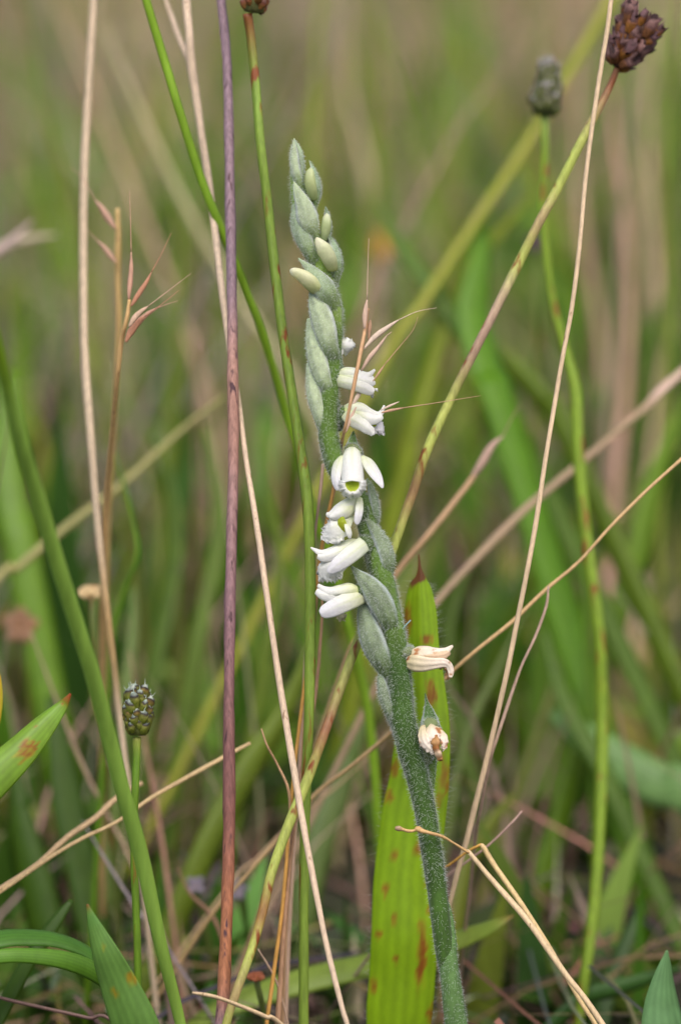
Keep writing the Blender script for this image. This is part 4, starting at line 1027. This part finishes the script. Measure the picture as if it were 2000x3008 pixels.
# 3
f = flower()
ovary(f, [(988, 1260, .6, 15), (1000, 1232, .1, 20), (1010, 1212, -.2, 20), (1018, 1205, -.4, 16)], hn=260)
petal(f, 'hood', [(1006, 1200, -.3, 20), (1030, 1186, -.9, 24), (1060, 1188, -1.1, 22), (1088, 1204, -1.0, 18), (1110, 1212, -.8, 12), (1122, 1204, -.7, 7), (1128, 1190, -.6, 2.5)], (.1, .7, .7), 85)
petal(f, 'petal', [(1010, 1208, -1.0, 14), (1045, 1216, -1.5, 19), (1080, 1228, -1.55, 20), (1106, 1230, -1.3, 15), (1124, 1222, -1, 7)], (0, .1, 1), 45, base=(206, 220, 150))
petal(f, 'lateral_sepal', [(1012, 1212, -1.4, 16), (1025, 1226, -2.0, 20), (1050, 1241, -2.4, 20), (1075, 1257, -2.4, 17), (1090, 1269, -2.2, 12), (1096, 1278, -2.1, 7)], (0, -.1, 1), 60, frill=.12, fe=1, seed=5)
petal(f, 'lateral_sepal', [(1012, 1216, 1.4, 14), (1040, 1226, 2.2, 19), (1070, 1240, 2.4, 17), (1096, 1256, 2.2, 8)], (0, -.1, -1), 60)
petal(f, 'lip', [(1040, 1222, 0, 12), (1080, 1234, -.1, 19), (1108, 1244, -.3, 22), (1122, 1256, -.2, 19), (1126, 1272, 0, 12)], (.8, -.2, .5), 60, tip=LILAC, frill=.42, fe=1, seed=21)
petal(f, 'throat', [(1085, 1238, -.6, 5), (1096, 1243, -.8, 8), (1104, 1252, -.7, 4)], (.3, 0, 1), 50, base=GR, tip=GR)
# 4: facing the viewer
f = flower('white flower facing forward with green throat')
ovary(f, [(1040, 1400, .9, 16), (1036, 1350, .6, 24), (1035, 1325, -.4, 26), (1034, 1322, -.9, 14)], (150, 164, 104), hn=420)
petal(f, 'hood', [(1035, 1312, -.9, 25), (1034, 1330, -2.2, 32), (1034, 1360, -3.4, 34), (1035, 1384, -4.2, 34), (1036, 1400, -4.8, 35), (1036, 1411, -5.1, 37)], (0, .45, 1), 82, base=(240, 243, 228), grow=.4, frill=.10, fe=1, seed=2)
petal(f, 'lateral_sepal', [(1006, 1338, -1.6, 8), (994, 1358, -2.3, 17), (986, 1386, -2.9, 17), (985, 1412, -3.3, 14), (989, 1432, -3.4, 9), (991, 1441, -3.4, 3)], (-.45, .1, 1), 50, tip=LILAC)
petal(f, 'lateral_sepal', [(1064, 1338, -1.6, 6), (1078, 1352, -2.3, 17), (1094, 1376, -2.8, 20), (1110, 1402, -3.2, 16), (1121, 1424, -3.4, 8), (1124, 1434, -3.4, 3)], (.45, .1, 1), 45, tip=LILAC)
mb = MB()      # the green throat: a little cup open to the viewer
for i in range(7):
    t = i / 6
    for j in range(14):
        a = 2 * math.pi * j / 14
        rr = (.1 + 21.9 * t)
        mb.add(W(1034 + math.cos(a) * rr, 1424 + math.sin(a) * rr * .95, -4.35 - .25 * t * t), lin((160 + 40 * t ** 4, 182 + 30 * t ** 4, 10 + 70 * t ** 6)), (0, 0))
for i in range(6):
    for j in range(14):
        k = (j + 1) % 14
        mb.f.append((i * 14 + j, (i + 1) * 14 + j, (i + 1) * 14 + k, i * 14 + k))
mb.build('throat', M_PETAL, f)
mb = MB(); rr = random.Random(6)   # frilled lip round the throat, open at the top
na = 56
JT = [rr.uniform(-1.5, 1.5) for _ in range(na + 1)]
for i in range(6):
    t = i / 5
    for j in range(na + 1):
        a = math.radians(-20 + 220 * j / na)          # from right round below to left
        r = 20 + 17 * t * (1 + .22 * abs(math.cos(a)) + .18 * mnoise.noise(Vector((j * .35, 2, 1)))) + ((6 * mnoise.noise(Vector((j * .42, 4, 2))) + JT[j]) * t ** 2)
        wv = .6 * mnoise.noise(Vector((j * .55, 7, t))) * t ** 1.6
        mb.add(W(1035 + math.cos(a) * r * (1.02), 1422 + math.sin(a) * r * (.92 if math.sin(a) < 0 else .92 + .22 * math.sin(a) * (1 - .5 * math.exp(-((a - 1.5) / .16) ** 2))), -4.6 - .4 * math.sin(t * 2.6) + 1.3 * t * t + wv), lin((240, 242, 222)) if i < 1 else lin(WH))
for i in range(5):
    for j in range(na):
        q = i * (na + 1) + j
        mb.f.append((q, q + 1, q + na + 2, q + na + 1))
mb.build('lip', M_PETAL, f)
# 5: below it, turned to the left
f = flower()
ovary(f, [(1075, 1540, .5, 18), (1066, 1510, -.2, 20), (1056, 1490, -.8, 18)], hn=220)
petal(f, 'hood', [(1056, 1458, -1.4, 22), (1036, 1466, -2.4, 27), (1010, 1482, -3.0, 28), (986, 1498, -3.2, 24), (968, 1508, -3.0, 14), (958, 1508, -2.8, 6)], (-.25, .5, .9), 75, base=WG)
petal(f, 'petal', [(1048, 1474, -2.4, 14), (1024, 1494, -3.2, 22), (1000, 1508, -3.45, 21), (980, 1517, -3.4, 13), (968, 1520, -3.3, 6)], (-.1, -.1, 1), 50, base=(224, 230, 176))
petal(f, 'lateral_sepal', [(1058, 1460, -2.2, 8), (1057, 1484, -3.4, 12), (1054, 1510, -3.8, 12), (1050, 1530, -3.8, 10), (1050, 1541, -3.7, 4, )], (.2, 0, 1), 60, tip=LILAC)
petal(f, 'lip', [(1030, 1508, -2.2, 14), (1010, 1526, -2.9, 30), (988, 1544, -3.25, 40), (972, 1552, -3.2, 42), (960, 1552, -2.7, 37), (952, 1548, -2.2, 28)], (-.25, .1, 1), 24, frill=.6, fe=1, seed=31, nu=18)
petal(f, 'throat', [(1003, 1518, -3.35, 8), (1003, 1534, -3.5, 13), (1009, 1550, -3.5, 12), (1014, 1563, -3.35, 7)], (-.3, 0, 1), 20, base=GR, tip=(176, 186, 50))
petal(f, 'lateral_sepal', [(1016, 1528, -3.0, 5), (1021, 1548, -3.9, 9), (1026, 1568, -4.0, 9), (1028, 1582, -3.8, 4)], (.3, 0, 1), 50)
# 6
f = flower()
ovary(f, [(1098, 1640, .3, 18), (1084, 1606, -.5, 21), (1070, 1592, -1, 20), (1058, 1592, -1.4, 16)], hn=260)
petal(f, 'hood', [(1060, 1586, -1.2, 20), (1035, 1586, -2.2, 25), (1005, 1598, -2.8, 25), (972, 1612, -2.9, 22), (945, 1618, -2.8, 13), (925, 1612, -2.6, 7), (913, 1607, -2.4, 2.5)], (-.1, .8, .7), 80)
petal(f, 'petal', [(1050, 1598, -2.4, 15), (1015, 1614, -3.2, 20), (980, 1628, -3.4, 20), (950, 1636, -3.2, 15), (932, 1634, -3, 7)], (0, .1, 1), 45, base=(222, 230, 176))
petal(f, 'lateral_sepal', [(1074, 1594, -2.0, 24), (1048, 1614, -3.4, 26), (1018, 1638, -4.0, 25), (990, 1660, -4.1, 21), (972, 1675, -3.9, 14), (963, 1682, -3.7, 7)], (0, 0, 1), 50, base=(232, 238, 214), tip=LILAC)
petal(f, 'lateral_sepal', [(1060, 1600, .6, 16), (1035, 1612, 1.4, 22), (1002, 1632, 1.6, 20), (975, 1650, 1.4, 8)], (0, 0, -1), 50)
petal(f, 'lip', [(1030, 1634, -2.4, 14), (1002, 1650, -3.1, 26), (980, 1662, -3.3, 34), (967, 1676, -3.1, 38), (962, 1692, -2.7, 36), (966, 1708, -2.2, 28)], (-.25, .1, 1), 26, frill=.6, fe=1, seed=41, nu=18)
# 7
f = flower()
ovary(f, [(1096, 1760, .2, 18), (1076, 1744, -.6, 22), (1060, 1736, -1.2, 22), (1046, 1734, -1.6, 17)], hn=300)
petal(f, 'hood', [(1054, 1724, -1.4, 20), (1030, 1716, -2.4, 23), (1000, 1722, -2.9, 21), (972, 1728, -2.9, 17), (950, 1724, -2.7, 11), (936, 1716, -2.5, 5)], (-.1, .8, .7), 80, base=(232, 238, 180), frill=.12, fe=1, seed=2)
petal(f, 'petal', [(1052, 1738, -2.2, 16), (1016, 1742, -2.9, 21), (980, 1748, -3.1, 21), (950, 1746, -3.0, 17), (928, 1736, -2.8, 9)], (0, .15, 1), 50, base=(226, 234, 170))
petal(f, 'lateral_sepal', [(1066, 1746, -1.8, 26), (1040, 1758, -3.0, 27), (1008, 1773, -3.6, 27), (974, 1789, -3.7, 25), (950, 1799, -3.6, 19), (940, 1803, -3.5, 10)], (0, 0, 1), 50, base=(232, 236, 196), tip=LILAC)
petal(f, 'lateral_sepal', [(1056, 1750, .6, 16), (1030, 1758, 1.4, 20), (1000, 1768, 1.5, 18), (972, 1782, 1.3, 8)], (0, 0, -1), 50)
petal(f, 'lip', [(1010, 1782, -1.6, 10), (996, 1798, -1.5, 13), (1000, 1808, -1.4, 12), (1012, 1816, -1.2, 9)], (.2, -.4, 1), 45, base=(196, 140, 60), tip=(226, 222, 190), frill=.3, fe=1, seed=11)
# 8: fading flower on the right
f = flower('fading cream flower with browned lip')
ovary(f, [(1164, 1950, .2, 20), (1180, 1925, -.2, 24), (1198, 1918, -.4, 24), (1210, 1920, -.5, 20)], (140, 154, 108), hn=320)
CW, CT = (206, 192, 150), (236, 222, 206)
petal(f, 'hood', [(1195, 1918, -.6, 22), (1220, 1906, -1.4, 26), (1252, 1904, -1.7, 24), (1282, 1908, -1.6, 19), (1306, 1906, -1.4, 13), (1328, 1896, -1.2, 4)], (0, .8, .7), 80, CW, CT, frill=.2, fe=1, mat=M_WILT, seed=4)
petal(f, 'petal', [(1205, 1926, -1.4, 9), (1240, 1924, -2.0, 14), (1275, 1926, -2.1, 15), (1305, 1922, -1.9, 12), (1322, 1914, -1.6, 6)], (0, .2, 1), 50, CW, (218, 190, 158), frill=.25, fe=1, mat=M_WILT, seed=6)
petal(f, 'lateral_sepal', [(1192, 1944, -1.2, 20), (1215, 1949, -2.2, 25), (1245, 1952, -2.6, 22), (1275, 1950, -2.5, 17), (1302, 1948, -2.3, 14), (1318, 1956, -2.1, 11), (1324, 1975, -2, 9), (1322, 1990, -2, 5)], (0, -.1, 1), 60, CW, CT, mat=M_WILT)
petal(f, 'lateral_sepal', [(1192, 1946, 1.4, 16), (1225, 1946, 2.2, 22), (1262, 1946, 2.2, 19), (1296, 1944, 2, 8)], (0, -.1, -1), 60, CW, CT, mat=M_WILT)
petal(f, 'lip', [(1250, 1945, -.3, 12), (1290, 1942, -.5, 15), (1312, 1948, -.7, 14), (1323, 1968, -.8, 11), (1320, 1990, -.7, 8)], (.6, .4, .6), 60, CW, (206, 164, 118), frill=.3, fe=1, mat=M_WILT, seed=15)
# 9: withered flower
f = flower('withered cream flower with brown shrivelled lip')
ovary(f, [(1240, 2250, .6, 14), (1258, 2200, .2, 24), (1264, 2150, -.2, 28), (1264, 2130, -.6, 26), (1264, 2122, -1, 18)], (136, 152, 100), hn=420)
petal(f, 'hood', [(1264, 2124, -.8, 24), (1268, 2136, -2.0, 28), (1272, 2154, -2.9, 25), (1277, 2172, -3.3, 15), (1279, 2182, -3.4, 6)], (0, .5, 1), 85, CW, CT, mat=M_WILT, frill=.7, fe=1)
petal(f, 'lateral_sepal', [(1240, 2130, -1.4, 8), (1238, 2156, -2.4, 16), (1246, 2182, -3.0, 17), (1262, 2200, -3.2, 14), (1274, 2206, -3.2, 6)], (-.5, 0, 1), 60, CW, CT, mat=M_WILT, frill=.7, fe=1)
petal(f, 'lateral_sepal', [(1288, 2136, -1.4, 6), (1298, 2154, -2.2, 13), (1306, 2176, -2.6, 14), (1304, 2194, -2.7, 9), (1298, 2200, -2.7, 4)], (.5, 0, 1), 60, CW, CT, mat=M_WILT, frill=.7, fe=1)
mb = MB()
sweep(mb, expand([(1276, 2164, -2.8, 10, (160, 110, 60)), (1282, 2182, -3.4, 13, (196, 150, 100)), (1282, 2198, -3.5, 9, (160, 104, 56)), (1287, 2212, -3.5, 12, (216, 190, 160)), (1292, 2226, -3.4, 10, (190, 140, 92)), (1296, 2234, -3.3, 4, (150, 96, 54))], (200, 160, 110), 5), 12, 3, .2, .5)
mb.build('lip', M_WILT, f)

stem('plant_fibre', 'tiny pale blue fibre stuck to the orchid stem beside the rusty leaf', 'fibre', [(1206, 1822, -1.0, 2.4), (1194, 1834, -1.0, 2.2), (1184, 1846, -1.0, 2), (1176, 1862, -.8, 1.6)], (160, 190, 186), M_HAIR, ns=6, ground=False)

for o in bpy.data.objects:
    if '_o' in o: del o['_o']
